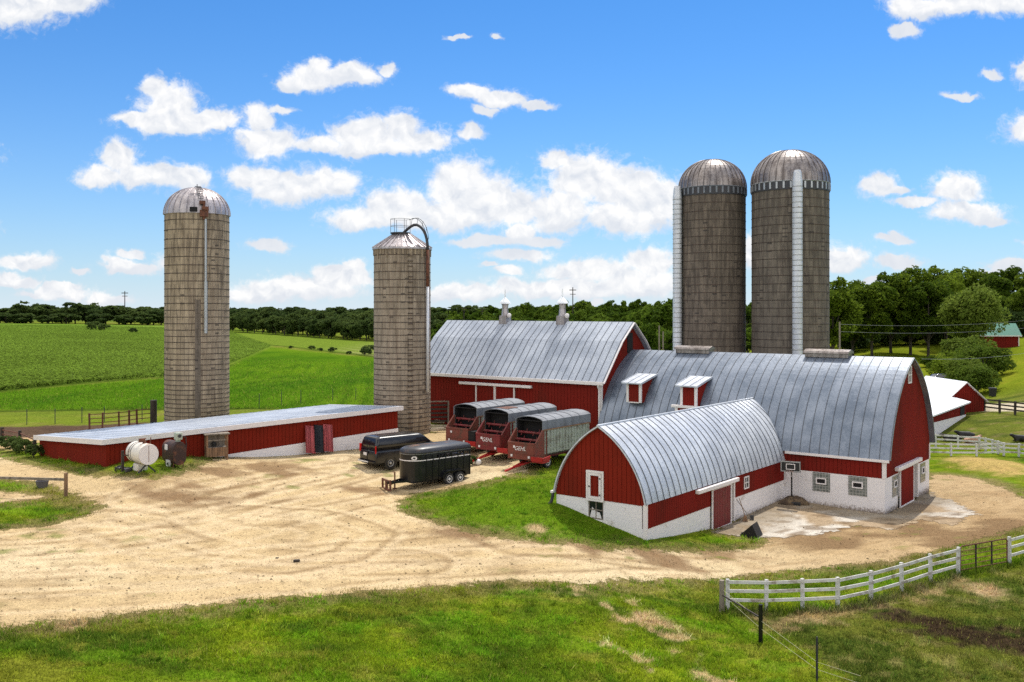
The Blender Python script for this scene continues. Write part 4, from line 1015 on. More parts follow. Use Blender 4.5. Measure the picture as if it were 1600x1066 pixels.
q = MB(); q.box(-.28, -.3, 0, .28, .1, .5); q.box(-.16, -.42, .5, .3, .0, .75); q.box(-.3, -.2, .95, .1, .12, 1.2); q.tube([(0, -.1, -.2), (0, -.1, 1.1)], .1, 8); o = q.build('motor', M['rust'], s1); o.location = onwall(sp_(318, r, Y, 308), r+.05, h1-.3); o.rotation_euler = (0, 0, sp_(318, r, Y, 308)+math.pi/2)
# flat hatch panel and opening on the dome, ladder
q = MB(); a2 = sp_(305, r, Y, 308)
q.prism([(-.42, 0), (.42, 0), (.42, 1.15), (-.42, 1.15)], -.02, .02, 'y'); o = q.build('hatch_panel', M['domelight'], s1); o.location = onwall(a2, r-.12, h1+.45); o.rotation_euler = (R(-22), 0, a2+math.pi/2)
q = MB(); q.box(-.28, -.08, 0, .28, .05, .36); o = q.build('hatch_opening', M['hollow'], s1); o.location = onwall(a2-.05, r+.04, h1+.06); o.rotation_euler = (R(-4), 0, a2+math.pi/2)
def dome_ladder(t, a, r, h0, rise, w=.36, n=9):
    q = MB(); pr = []
    for i in range(n+1):
        th = R(28)+R(60)*i/n; rr = (r+.06)*math.cos(th)**.92+.12; pr.append((rr, h0+rise*math.sin(th)+.08))
    ta = (-math.sin(a), math.cos(a))
    for s_ in (-1, 1):
        q.tube([(rr*math.cos(a)+ta[0]*w/2*s_, rr*math.sin(a)+ta[1]*w/2*s_, z) for rr, z in pr], .025, 6)
    for rr, z in pr: q.tube([(rr*math.cos(a)+ta[0]*w/2*s_, rr*math.sin(a)+ta[1]*w/2*s_, z) for s_ in (-1, 1)], .022, 6)
    return q.build('ladder', M['darkmetal'], t)
dome_ladder(s1, sp_(314, r, Y, 308), r, h1, 2.15)
q = MB(); q.tube([(0, 0, h1+2.1), (0, 0, h1+2.45)], .03, 6); q.build('finial', M['darkmetal'], s1)
def door_strip(t, a, r, z0, z1, w, mat):
    q = MB(); n = int((z1-z0)/.6)
    for i in range(n): q.box(-w/2, -.05, z0+i*.6, w/2, .03, z0+i*.6+.56, Matrix.Translation(onwall(a, r, 0))@Matrix.Rotation(a+math.pi/2, 4, 'Z'))
    q.box(-w/2+.02, -.03, z0, w/2-.02, .04, z1, Matrix.Translation(onwall(a, r, 0))@Matrix.Rotation(a+math.pi/2, 4, 'Z'))
    return q.build('door_column', mat, t)
door_strip(s1, sp_(309, r, Y, 308), r, 0, 10.6, .42, M['stave_c'])
# --- centre silo with conical roof
Y = 75; r = 2.2; zb = 2.7; zt = 12.5+93*Y/1500
s2, h2 = silo('grey concrete silo with conical metal roof and railing between shed and gambrel barn', 628.5, Y, r, zb, zt, M['stave_b'], hoopset(zt-zb, .70, .3, .7))
q = MB(); q.lathe([(r+.12, h2-.05), (r+.12, h2+.1), (.72, h2+1.15), (.7, h2+1.28)], 40)
for k in range(30):
    a = 2*math.pi*k/30; q.bar(onwall(a, r+.14, h2+.12), onwall(a, .72, h2+1.19), .06, .08)
q.build('cone_roof', M['domelight'], s2)
q = MB()
for k in range(44):
    a = 2*math.pi*k/44; q.box(-.07, -.03, -.45-.35*random.random()*(k % 3 == 0), .07, .03, 0, Matrix.Translation(onwall(a, r+.025, h2-.02))@Matrix.Rotation(a+math.pi/2, 4, 'Z'))
q.build('eave_skirt', M['stave_a'], s2)
q = MB(); pc = (-.12, -.2); hh = h2+1.3
q.lathe([(.78, h2+1.2), (.78, h2+1.3)], 20, (pc[0], pc[1], 0))
for k in range(6):
    a = 2*math.pi*k/6; q.tube([(pc[0]+.76*math.cos(a), pc[1]+.76*math.sin(a), hh), (pc[0]+.76*math.cos(a), pc[1]+.76*math.sin(a), hh+1.05)], .016, 6)
for dz in (.5, 1.05):
    q.tube([(pc[0]+.76*math.cos(2*math.pi*k/24), pc[1]+.76*math.sin(2*math.pi*k/24), hh+dz) for k in range(25)], .014, 6)
q.build('platform_railing', M['darkmetal'], s2)
a3 = sp_(664.5, r, Y, 628.5)
ex, ey = onwall(a3, r+.22, 0)[:2]
q = MB(); pts = []
st_ = Vector((-.05, -.15, h2+1.1)); en = Vector((ex, ey, h2-.1))
for i in range(13):
    t = i/12; x = st_.x+(en.x-st_.x)*(1-math.cos(t*math.pi/2)) if False else st_.x+(en.x-st_.x)*math.sin(t*math.pi/2)**1.05
    y = st_.y+(en.y-st_.y)*math.sin(t*math.pi/2); z = st_.z+.85*math.sin(min(t*2.2, 1)*math.pi/2)-(.85+st_.z-en.z)*max(0, (t-.25)/.75)**2.1
    pts.append((x, y, z))
q.tube(pts, .11, 10); q.build('gooseneck_pipe', M['darkmetal'], s2, smooth=True)
q = MB(); q.tube([(p[0]+.1, p[1]-.05, p[2]+.55-.02*i) for i, p in enumerate(pts[3:12])], .022, 6); q.tube([(p[0]-.1, p[1]-.05, p[2]+.5) for i, p in enumerate(pts[3:12])], .022, 6)
for p in pts[3:12:2]: q.tube([(p[0], p[1], p[2]), (p[0]+.1, p[1]-.05, p[2]+.55)], .018, 5)
q.build('ladder_cage', M['darkmetal'], s2)
q = MB(); q.tube([(ex, ey, h2-.1), (ex, ey, zpx(448, Y-1.6, zb))], .12, 10); q.build('filler_pipe', M['rust'], s2, smooth=True)
q = MB(); q.tube([(ex, ey, zpx(448, Y-1.6, zb)), (ex, ey, zpx(613, Y-1.6, zb))], .12, 10); q.build('lower_pipe', M['chute'], s2, smooth=True)
aa = sp_(641, r, Y, 628.5); rg = None
for i in range(34):
    z = zpx(400+i*8.2, Y-r, zb)
    if rg is None: rg = MB().box(-.2, -.06, 0, .2, .02, .05).build('rung', M['hoop'], s2)
    else: c = rg.copy(); col.objects.link(c); c.parent = s2; rg2 = c
    o = rg if i == 0 else c
    o.location = onwall(aa, r+.02, z); o.rotation_euler = (0, 0, aa+math.pi/2)
# --- two dark silos behind the barn
for (px, Y, r, zt, rise, mat, lab, chpx, chtop) in ((1113, 83, 2.82, 22.85, 2.55, 'stave_c', 'tall dark concrete silo with white chute down its left edge', 1055.5, 287),
                                                   (1234.5, 80, 3.12, 22.85, 2.85, 'stave_d', 'tall dark concrete silo with white chute down its face', 1246, 268)):
    zb = .4; t, h = silo(lab, px, Y, r, zb, zt, M[mat], hoopset(zt-zb-.9, .72, .55, 1.))
    dome(t, r, h, rise, M['dome'], 34)
    q = MB(); q.lathe([(r+.05, h-.72), (r+.05, h+.02)], 72); q.build('eave_band', M['darkmetal'], t)
    q = MB()
    for k in range(36):
        a = 2*math.pi*(k+.5)/36; q.box(-.075, -.04, h-.62, .075, .02, h-.09, Matrix.Translation(onwall(a, r+.07, 0))@Matrix.Rotation(a+math.pi/2, 4, 'Z'))
    q.lathe([(r+.065, h-.06), (r+.1, h-.02), (r+.065, h+.02)], 36, cap=False); q.build('band_slats', M['tarpgrey' if px < 1200 else 'steel'], t)
    cr = .38 if px < 1200 else .40
    off = (chpx-px)/F*Y
    if abs(off) > r: ca = math.pi+.28; cp = (off+.0, -.9)
    else:
        ca = sp_(chpx, r+cr*.75, Y, px); cp = onwall(ca, r+cr*.75, 0)[:2]
    q = MB(); ztop = zpx(chtop, Y-2.6, zb)
    q.lathe([(cr, -.8), (cr, ztop-.9), (cr*.95, ztop-.75), (cr*.8, ztop-.2), (cr*.62, ztop)], 24, (cp[0], cp[1], 0)); 
    q.build('chute', M['chute'], t)
    q = MB(); z = 0.
    while z < ztop-1: 
        q.lathe([(cr+.004, z), (cr+.03, z+.04), (cr+.004, z+.08)], 24, (cp[0], cp[1], 0), cap=False); z += .42
    q.build('chute_seams', M['steel'], t)
# ================================================================== VEHICLES AND YARD THINGS
def gloc(x, y): return (x, y, hz(x, y))
def text(s, size, mat, parent, loc, rot, ext=.006, name='lettering'):
    cu = bpy.data.curves.new(name, 'FONT'); cu.body = s; cu.size = size; cu.extrude = ext; cu.align_x = 'CENTER'; cu.align_y = 'CENTER'; cu.shear = .25
    cu.materials.append(mat); o = bpy.data.objects.new(name, cu); col.objects.link(o)
    dg = bpy.context.evaluated_depsgraph_get(); me = bpy.data.meshes.new_from_object(o.evaluated_get(dg)); bpy.data.objects.remove(o)
    o = bpy.data.objects.new(name, me); col.objects.link(o); o.parent = parent; o.location = loc; o.rotation_euler = rot
    return o
def wheel_parts(parent, c, ax, r, w, rimmat, rimr=.6, dish=.02):
    q = MB(); q.wheel(c, ax, [(r*rimr, -w/2), (r*.94, -w/2), (r, -w/2+.03), (r, w/2-.03), (r*.94, w/2), (r*rimr, w/2)], 26)
    t = q.build('wheel', M['rubber'], parent)
    q = MB(); q.wheel(c, ax, [(r*rimr, w/2-.02), (r*rimr, w/2+.012), (r*rimr*.88, w/2+.012), (r*rimr*.75, w/2-dish), (r*.3, w/2-dish), (r*.2, w/2+.02), (r*.05, w/2+.025)], 22)
    q.build('rim', rimmat, t)
    return t
# ---------------------------------------------------------------- forage wagons
d2 = Vector((math.sin(R(37.7)), math.cos(R(37.7)), 0)); d1 = Vector((-d2.y, d2.x, 0)); WA = math.atan2(d2.y, d2.x)
def wagon(o, label, rusty, lettering, hopper, frontmat, letters_fade):
    t = thing('forage_wagon', label, 'wagon', (o.x, o.y, hz(o.x+1.2, o.y+2.0)), WA, 'forage wagons parked in a row')
    Lb, Wd = 5.3, 2.0; zs, zr = .92, 2.45
    for y, s in ((0, -1), (Wd, 1)):
        q = MB(); q.box(0, y-.03, zs, Lb, y+.03, zr)
        for k in range(16): q.box(.2+k*(Lb-.3)/15-.03, y+s*.03, zs, .2+k*(Lb-.3)/15+.03, y+s*.075, zr-.02)
        for k in range(6): q.box(.15, y+s*.03, zs+.05+k*.25, Lb, y+s*.055, zs+.10+k*.25)
        q.build('side_panel', M['slat'], t)
        q = MB(); q.prism([(-.9, .62), (.38, .62), (.38, zr+.02), (-.02, zr+.02), (-.78, 1.66), (-.9, 1.66)], y-.04 if s < 0 else y-.02, y+.02 if s < 0 else y+.04, 'y'); 
        q.bar((-.82, y+s*.05, 1.66), (-.0, y+s*.05, zr), .07, .05); q.bar((.34, y+s*.06, .62), (.34, y+s*.06, zr), .07, .06)
        q.build('front_gusset', M[frontmat], t)
    q = MB(); q.box(0, 0, zs-.1, Lb, Wd, zs+.02); q.box(-.85, 0, .66, 0, Wd, .74); q.build('floor', M['wooddark'], t)
    q = MB(); q.box(Lb-.06, .03, zs, Lb, Wd-.03, 3.0); q.build('rear_panel', M['slat'], t)
    q = MB(); q.prism([(.04, .95), (Wd-.04, .95), (Wd-.04, 3.0), (Wd*.5, 3.2), (.04, 3.0)], .62, .7, 'x'); q.box(.0, .035, zs+.02, .62, .05, 3.0); q.box(.0, Wd-.05, zs+.02, .62, Wd-.035, 3.0); q.box(.0, .05, 2.95, .62, Wd-.05, 3.0); q.build('painted_shade_lining', M['hollow'], t)  # near-black panels added so the wagon mouth reads as deep interior shade
    q = MB(); q.box(-.93, .0, .64, -.86, Wd, 1.66); q.box(-.96, -.02, 1.6, -.84, Wd+.02, 1.7); q.box(-.955, 0, .98, -.92, Wd, 1.03)
    fp = q.build('front_panel', M[frontmat], t)
    for (yy, zz) in ((.35, .82), (Wd-.3, .84), (Wd-.5, 1.4)):
        MB().box(-.97, yy-.07, zz-.07, -.94, yy+.07, zz+.07).build('reflector_plate', M['trim'], fp)
    if lettering:
        text(lettering, .36, M['trim'], fp, (-.945, Wd*.52, 1.30), (R(90), 0, R(-90)))
    for (x, z, rr) in ((-.45, 1.35, .13), (-.18, 1.78, .15), (.12, 2.2, .15)):
        q = MB(); q.tube([(x, .05, z), (x, Wd-.05, z)], rr*.55, 10)
        for k in range(10):
            a = k*1.3; yy = .15+k*(Wd-.3)/9; q.bar((x, yy, z), (x+.24*math.cos(a), yy, z+.24*math.sin(a)), .03)
        q.build('beater', M['redwag'], t)
    # arched roof with a skirt
    e = .07; pr = [(-Wd/2-e, zr-.03), (-Wd/2-e, 3.02), (-Wd/2+.12, 3.14), (-.45, 3.24), (0, 3.27), (.45, 3.24), (Wd/2-.12, 3.14), (Wd/2+e, 3.02), (Wd/2+e, zr-.03)]
    q = MB(); swept_roof(q, [(-a, b) for a, b in pr], -.06, Lb+.1, .04, 'x', Wd/2, 0)
    for k in range(5):
        x = .9*k+.5; roof_seams(q, [(-a, b) for a, b in pr], [x], .05, .025, 'x', Wd/2, 0)
    rf = q.build('roof', M['tarpgrey'], t)
    q = MB(); q.box(0, -e-.03, zr-.05, Lb+.08, -e+.01, zr+.03); q.build('roof_rail', M['woodbrown'], t)
    if rusty:
        q = MB(); q.add([(.35, .5, 3.262), (1.75, .5, 3.262), (1.75, 1., 3.292), (.35, 1., 3.292), (.35, 1.5, 3.262), (1.75, 1.5, 3.262)], [[0, 1, 2, 3], [3, 2, 5, 4]]); q.build('rust_patch', M['rust'], rf)
    q = MB(); q.box(-.6, .55, .55, Lb-.1, .7, .82); q.box(-.6, Wd-.7, .55, Lb-.1, Wd-.55, .82); q.box(.5, .2, .42, .65, Wd-.2, .56); q.box(3.9, .2, .42, 4.05, Wd-.2, .56); q.build('chassis', M['redwag'], t)
    for x in (.6, 4.0):
        for y, s in ((.12, -1), (Wd-.12, 1)): wheel_parts(t, (x, y, .38), (0, s, 0), .38, .24, M['rimwhite'])
    q = MB(); q.bar((.4, Wd/2-.3, .5), (-1.6, Wd/2-.05, .25), .1, .1); q.bar((.4, Wd/2+.3, .5), (-1.6, Wd/2+.05, .25), .1, .1); q.bar((-1.5, Wd/2, .25), (-2.5, Wd/2, .12), .1, .1); q.build('tongue', M['redbright'], t)
    q = MB(); q.box(-1.0, -.75, .55, -.3, .1, .68); q.prism([(-1.0, .68), (-.3, .68), (-.2, .95), (-1.05, .86)], -.78, -.72, 'y'); q.prism([(-1.05, .62), (-1.0, .62), (-1.05, .9), (-1.1, .9)], -.75, .1, 'y'); q.build('discharge_spout', M['redbright'], t)
    if hopper:
        q = MB(); q.prism([(-.95, .7), (-.2, .55), (-.15, 1.55), (-.98, 1.55)], -.62, -.06, 'y'); q.build('side_hopper', M['hollow'], t)
    return t
p3 = Vector((1.9, 60, 0)); p2 = Vector((-.23, 63, 0)); p1v = Vector((-2.42, 66, 0))
wagon(p3, 'red forage wagon with all grey roof and pale slatted side, nearest the small barn', False, 'GEHL', False, 'redfade', 0)
wagon(p2, 'red forage wagon with a rust patch on its roof, middle of the three', True, 'GEHL', False, 'redwag', 0)
wagon(p1v, 'faded red forage wagon with dark side box, nearest the centre silo', False, None, True, 'redfade', 0)

# ---------------------------------------------------------------- van
hv = Vector((.764, .645, 0)); VA = math.atan2(hv.y, hv.x)
rc = P(610, 735); lv_ = Vector((-hv.y, hv.x, 0))
vo = rc+lv_*.95-hv*1.15
van = thing('cargo_van', 'black cargo van parked beside the long low shed, rear doors facing out', 'van', (vo.x, vo.y, hz(vo.x+1, vo.y+1)), VA)
def rrect(x0, x1, hw, z, r, n=4):
    out = []
    for (cx, cy, a0) in ((x1-r, -hw+r, -90), (x1-r, hw-r, 0), (x0+r, hw-r, 90), (x0+r, -hw+r, 180)):
        for k in range(n+1):
            a = R(a0+90*k/n); out.append((cx+r*math.cos(a), cy+r*math.sin(a), z))
    return out
q = MB(); q.loft([rrect(.1, 5.45, .90, .32, .12), rrect(.02, 5.58, .985, .45, .14), rrect(.0, 5.6, 1.0, .8, .16), rrect(.02, 5.55, .995, 1.1, .18), rrect(.05, 5.3, .97, 1.24, .2)])
q.loft([rrect(.05, 4.75, .97, 1.2, .2), rrect(.10, 4.3, .94, 1.6, .2), rrect(.20, 3.85, .88, 1.93, .22), rrect(.32, 3.65, .78, 2.05, .22), rrect(.6, 3.4, .5, 2.1, .2)])
q.build('body', M['vanblack'], van, smooth=True).modifiers.new('n', 'WEIGHTED_NORMAL')
q = MB()
for s in (-1, 1):
    q.add([(.045, s*.06, 1.25), (.045, s*.82, 1.25), (.165, s*.76, 1.78), (.165, s*.06, 1.78)], [[0, 1, 2, 3]])
q.build('rear_window', M['glass'], van)
q = MB(); 
for s in (-1, 1): q.add([(3.15, s*.975, 1.27), (4.35, s*.975, 1.27), (3.95, s*.905, 1.82), (3.15, s*.905, 1.82)], [[0, 1, 2, 3]])
q.build('door_window', M['glass'], van)
q = MB(); q.add([(4.78, -.8, 1.25), (4.78, .8, 1.25), (3.92, .72, 1.9), (3.92, -.72, 1.9)], [[0, 1, 2, 3]]); q.build('windscreen', M['glass'], van)
for s in (-1, 1):
    MB().box(.0, s*.86-.07, 1.05, .1, s*.86+.09*s+.02*s, 1.55).build('tail_light', M['lampred'], van, bevel=.02)
q = MB(); q.box(-.12, -.95, .42, .05, .95, .56); q.build('rear_bumper', M['black'], van, bevel=.03)
MB().box(-.135, -.3, .45, -.11, .9, .53).build('bumper_step', M['rimwhite'], van)
q = MB(); q.box(-.02, .05, .86, .01, .42, 1.04); q.build('number_plate', M['trim'], van)
q = MB(); q.box(-.015, -.01, .6, .02, .01, 1.9); q.build('door_seam', M['hollow'], van)
q = MB(); q.box(-.05, -.12, 1.0, .0, -.06, 1.12); q.build('door_handle', M['darkmetal'], van)
for x in (1.15, 4.55):
    for s in (-1, 1):
        wheel_parts(van, (x, s*.87, .37), (0, s, 0), .37, .24, M['steel'])
        a = MB(); a.wheel((x, s*.985, .40), (0, s, 0), [(.47, -.02), (.47, .01), (.36, .012), (.36, -.02)], 24); a.build('wheel_arch', M['black'], van)
for s in (-1, 1): 
    q = MB(); q.box(4.1, s*1.0, 1.25, 4.25, s*1.22, 1.5); q.build('mirror', M['black'], van, bevel=.03)

# ---------------------------------------------------------------- horse trailer
ht_ = Vector((.736, .676, 0)); TA = math.atan2(ht_.y, ht_.x); tl = Vector((-ht_.y, ht_.x, 0))
rr_ = Vector((-2.5, 58.4, 0)); to = rr_-ht_*4.45+tl*.92
tr = thing('horse_trailer', 'black two axle horse trailer with rounded nose and white stripe', 'trailer', (to.x, to.y, hz(to.x+1.5, to.y+1.5)), TA)
def nose(z, hw=.92, L=4.4, x0=0., n=14, r=1.0):
    out = [(L, -hw, z), (L, hw, z), (.95+x0, hw, z)]
    for k in range(1, n):
        a = math.pi/2+math.pi*k/n; out.append((.95+x0+(.95)*math.cos(a)*r, hw*math.sin(a), z))
    out.append((.95+x0, -hw, z)); return out
q = MB(); q.loft([nose(.42), nose(1.62)]); q.build('body', M['black'], tr)
q = MB(); q.loft([nose(1.86), nose(2.02)]); 
q.build('upper_band', M['black'], tr)
# open slats between
q = MB()
for s in (-1, 1):
    for k in range(8):
        x = 1.05+k*(3.3/7)-.03; q.box(x, s*.92-.03, .42, x+.07, s*.92+.03+s*.02, 1.9)
q.box(4.33, -.92, 1.6, 4.4, -.84, 1.9); q.box(4.33, .84, 1.6, 4.4, .92, 1.9); q.box(4.33, -.04, 1.6, 4.4, .04, 1.9)
for z in (1.7, 1.79): 
    for s in (-1, 1): q.box(1.9, s*.93-.015, z-.02, 4.35, s*.93+.015, z+.02)
q.build('side_posts', M['black'], tr)
q = MB(); q.loft([[p for p in nose(1.62)], [p for p in nose(1.87)]], cap=False)
me_loops = nose(1.62, .91); 
q = MB()
lo, hi = nose(1.60, .905), nose(1.88, .905)
for k in range(2, len(lo)-1): q.add([lo[k], lo[k+1], hi[k+1], hi[k]], [[0, 1, 2, 3]])
q.add([(.95, -.905, 1.6), (1.85, -.905, 1.6), (1.85, -.905, 1.88), (.95, -.905, 1.88)], [[0, 1, 2, 3]]); q.build('nose_panel', M['black'], tr)
q = MB(); q.box(2.2, -.88, 1.6, 2.25, .88, 1.9); q.build('divider', M['hollow'], tr)
q = MB(); a_ = nose(1.60, .945, 4.41); b_ = nose(1.655, .945, 4.41)
for k in range(2, len(a_)): 
    j = (k+1) % len(a_); q.add([a_[k], a_[j], b_[j], b_[k]], [[0, 1, 2, 3]])
q.build('stripe', M['trim'], tr)
q = MB(); a_ = nose(1.985, .94, 4.41); b_ = nose(2.01, .94, 4.41)
for k in range(2, len(a_)):
    j = (k+1) % len(a_); q.add([a_[k], a_[j], b_[j], b_[k]], [[0, 1, 2, 3]])
q.build('upper_trim', M['steel'], tr)
q = MB(); lp_ = [nose(2.0, .95, 4.46)]
for (f_, z) in ((.99, 2.1), (.94, 2.23), (.8, 2.33), (.5, 2.39)):
    lp_.append([(2.6+(x-2.6)*(1-(1-f_)*.45), y*f_, z) for x, y, _ in nose(2, .95, 4.46)])
q.loft(lp_); q.build('roof', M['blacktop'], tr, smooth=True)
q = MB(); 
for k in range(16):
    pass
q.prism([(.17*math.cos(2*math.pi*k/16), .11*math.sin(2*math.pi*k/16)) for k in range(16)], -.015, .015, 'y'); o = q.build('emblem', M['trim'], tr); o.location = (.33, -.70, 1.78); o.rotation_euler = (0, 0, R(-43))
q = MB(); q.prism([(.09*math.cos(2*math.pi*k/16), .055*math.sin(2*math.pi*k/16)) for k in range(16)], -.02, .02, 'y'); e2 = q.build('emblem_centre', M['darkmetal'], o)
for x in (2.62, 3.45):
    for s in (-1, 1): wheel_parts(tr, (x, s*1.02, .36), (0, s, 0), .36, .2, M['rimwhite'], .58, .03)
q = MB()
for s in (-1, 1): q.prism([(2.1, .5), (2.22, .74), (2.42, .84), (3.65, .84), (3.85, .74), (3.97, .5), (3.9, .5), (3.75, .72), (3.6, .79), (2.47, .79), (2.29, .72), (2.17, .5)], s*.92, s*1.16, 'y')
q.build('fender', M['black'], tr)
q = MB(); q.bar((.7, -.6, .45), (-.9, -.03, .42), .09, .12); q.bar((.7, .6, .45), (-.9, .03, .42), .09, .12); q.box(-1.05, -.07, .38, -.8, .07, .5); q.build('tow_bar', M['black'], tr)
q = MB(); q.tube([(-.55, .0, .05), (-.55, 0, 1.0)], .045, 8); q.tube([(-.55, 0, .98), (-.55, .2, .98)], .02, 6); q.box(-.65, -.1, 0, -.45, .1, .06); q.build('jack', M['rust'], tr)
q = MB(); q.box(.2, -.7, .32, 4.3, .7, .43); q.build('underframe', M['hollow'], tr)
# rusty three point frame in front of the tow bar
fo = P(604, 766)
rfm = MB()
for y in (-.75, .75): rfm.box(-.05, y-.05, 0, .05, y+.05, .62)
rfm.box(-.045, -.7, .0, .045, .7, .09); rfm.box(-.045, -.7, .5, .045, .7, .59); rfm.box(-.05, -.15, .09, .05, .12, .5); rfm.bar((0, 0, .35), (1.1, .25, .42), .09); rfm.bar((0, -.5, .3), (.6, 0, .4), .05)
o = rfm.build('implement_frame', M['rust']); o.location = (fo.x, fo.y, fo.z+.02); o.rotation_euler = (R(-4), 0, TA-R(18)); tag(o, 'rusty steel hitch frame lying in front of the horse trailer tow bar', 'frame')
# ---------------------------------------------------------------- fuel tanks
tp = P(222, 737); ta = math.atan2(-ou.y, -ou.x)
def tank(p, r, Lt, zc, body, name, label, endmat, obround=0.):
    t = thing(name, label, 'tank', (p.x, p.y, hz(p.x, p.y)), math.atan2(ou.y, ou.x)+R(2))
    q = MB(); lps = []
    for (x, k) in ((-Lt/2, .0), (-Lt/2, .9), (-Lt/2+.05, 1.), (Lt/2-.05, 1.), (Lt/2, .97)):
        lps.append([(x, r*k*math.cos(2*math.pi*j/32), zc+r*k*math.sin(2*math.pi*j/32)+obround*(1 if math.sin(2*math.pi*j/32) > 0 else -1)) for j in range(32)])
    q.loft(lps, cap=False); q.build('tank_body', body, t, smooth=True).modifiers.new('e', 'EDGE_SPLIT').split_angle = R(40)
    q = MB(); q.add([(Lt/2+.004, r*.96*math.cos(2*math.pi*j/32), zc+r*.96*math.sin(2*math.pi*j/32)+obround*(1 if math.sin(2*math.pi*j/32) > 0 else -1)) for j in range(32)], [list(range(32))]); q.build('tank_end', endmat, t)
    return t
t1 = tank(tp, .57, 1.75, 1.02, M['tankwhite'], 'fuel_tank', 'large round stained white fuel tank lying on legs by the shed', M['trim'])
q = MB(); q.box(.878, -.012, .62, .885, .012, 1.5); q.build('sight_gauge', M['rust'], t1)
for x in (-.6, .6):
    q = MB(); q.bar((x, -.5, 0), (x, .15, .62), .07); q.bar((x, .5, 0), (x, -.15, .62), .07); q.build('leg_frame', M['darkmetal'], t1)
q = MB()
for x in (-.45, -.2): q.wheel((x, 0, 1.02), (1, 0, 0), [(.572, -.02), (.585, -.02), (.585, .02), (.572, .02)], 32)
q.build('strap', M['darkmetal'], t1)
q = MB(); q.lathe([(.09, 1.57), (.09, 1.7), (.05, 1.72), (.05, 1.85)], 12, (.3, 0, 0)); q.box(.25, -.3, 1.66, .4, -.05, 1.86); q.tube([(.0, .1, 1.55), (.0, .1, 1.8), (.15, .15, 1.82)], .03, 6); q.tube([(.45, .25, 1.5), (.45, .3, 1.9)], .025, 6); q.build('pump_fittings', M['rust'], t1)
q = MB(); q.box(-.75, -.85, 0, -.65, -.72, 1.15); q.bar((-.7, -.78, .9), (-.4, -.5, .9), .05); q.build('stand_post', M['wooddark'], t1)
q = MB(); q.box(-.55, -.3, 0, .1, .3, .45); o = q.build('drum_support', M['tankwhite'], t1, bevel=.08)
b2 = P(272, 728)
t2 = tank(b2, .40, 1.5, .78, M['tankbrown'], 'oil_tank', 'rusty dark brown oil tank with green pump on top, beside the white tank', M['tankbrown'], .26)
q = MB(); q.box(.35, -.18, 1.55, .72, .18, 1.95); q.box(.4, -.12, 1.43, .6, .12, 1.55); pm = q.build('pump', M['pump'], t2, bevel=.03)
q = MB(); q.wheel((.73, 0, 1.77), (1, 0, 0), [(.1, -.01), (.1, .015), (.02, .02)], 16); q.build('dial', M['darkmetal'], pm)
q = MB(); q.tube([(.5, .18, 1.7), (.6, .42, 1.65), (.6, .45, 1.2), (.65, .4, .8)], .03, 6); q.build('hose', M['rubber'], t2)
MB().box(-.3, -.425, .95, .05, -.40, 1.25).build('label_plate', M['trim'], t2)
q = MB(); 
for x in (-.55, .55):
    for y in (-.3, .3): q.tube([(x, y, 0), (x, y*.8, .45)], .03, 6)
q.build('legs', M['rust'], t2)
bk = P(263.5, 729)
q = MB(); q.lathe([(.13, 0), (.16, .36), (.165, .38), (.15, .38), (.13, .05)], 20, cap=False); q.add([(.13*math.cos(k/20*6.283), .13*math.sin(k/20*6.283), .01) for k in range(20)], [list(range(20))])
o = q.build('bucket', M['rimwhite']); o.location = (bk.x, bk.y, bk.z+.01); tag(o, 'small white plastic bucket on the gravel in front of the brown tank', 'bucket')
MB().box(-.05, -.168, .12, .05, -.155, .24).build('bucket_label', M['darkmetal'], o)
for (px, py, s, mt, lb) in ((188, 736, .28, 'plastic', 'dark scrap box lying in the weeds at the corner of the shed'), (199, 737.5, .24, 'greytub', 'grey scrap casing between the white tank and the shed corner')):
    p = P(px, py); q = MB(); q.box(-s, -s*.6, 0, s, s*.6, s*.8); q.wheel((s*.4, -s*.6, s*.5), (0, 1, 0), [(s*.35, -.08), (s*.35, .02)], 14); q.bar((-s, 0, s*.8), (s*.6, .1, s*1.2), .05)
    o = q.build('scrap_box', M[mt], bevel=.03); o.location = p; o.rotation_euler = (0, 0, px); tag(o, lb, 'scrap')
# wooden stand
ks = P(338, 716.5); kt = thing('wooden_stand', 'brown wooden stand with open shelf and flat top by the shed', 'stand', (ks.x, ks.y, ks.z), math.atan2(u1.y, u1.x)-R(14))
for sx in (-.6, .6):
    for sy in (-.28, .28): MB().box(sx-.05, sy-.05, -.1, sx+.05, sy+.05, 1.5).build('post', M['woodbrown'], kt)
q = MB(); q.box(-.75, -.42, 1.5, .75, .42, 1.57); q.build('top_board', M['woodgrey'], kt)
q = MB(); 
for k in range(8): q.box(-.62+k*.155, -.36, .16, -.62+k*.155+.14, -.33, .72)
q.build('front_boards', M['woodbrown'], kt)
q = MB(); q.box(-.6, -.3, .70, .6, .3, .74); q.build('lower_shelf', M['woodgrey'], kt)
q = MB(); q.box(-.6, -.3, 1.12, .6, -.22, 1.2); q.box(-.6, .24, .16, .6, .28, 1.45); q.build('back_boards', M['woodgrey'], kt)
q = MB(); q.lathe([(.12, .75), (.14, .95), (.1, 1.05)], 14, (-.15, 0, 0)); q.build('shelf_can', M['plastic'], kt)
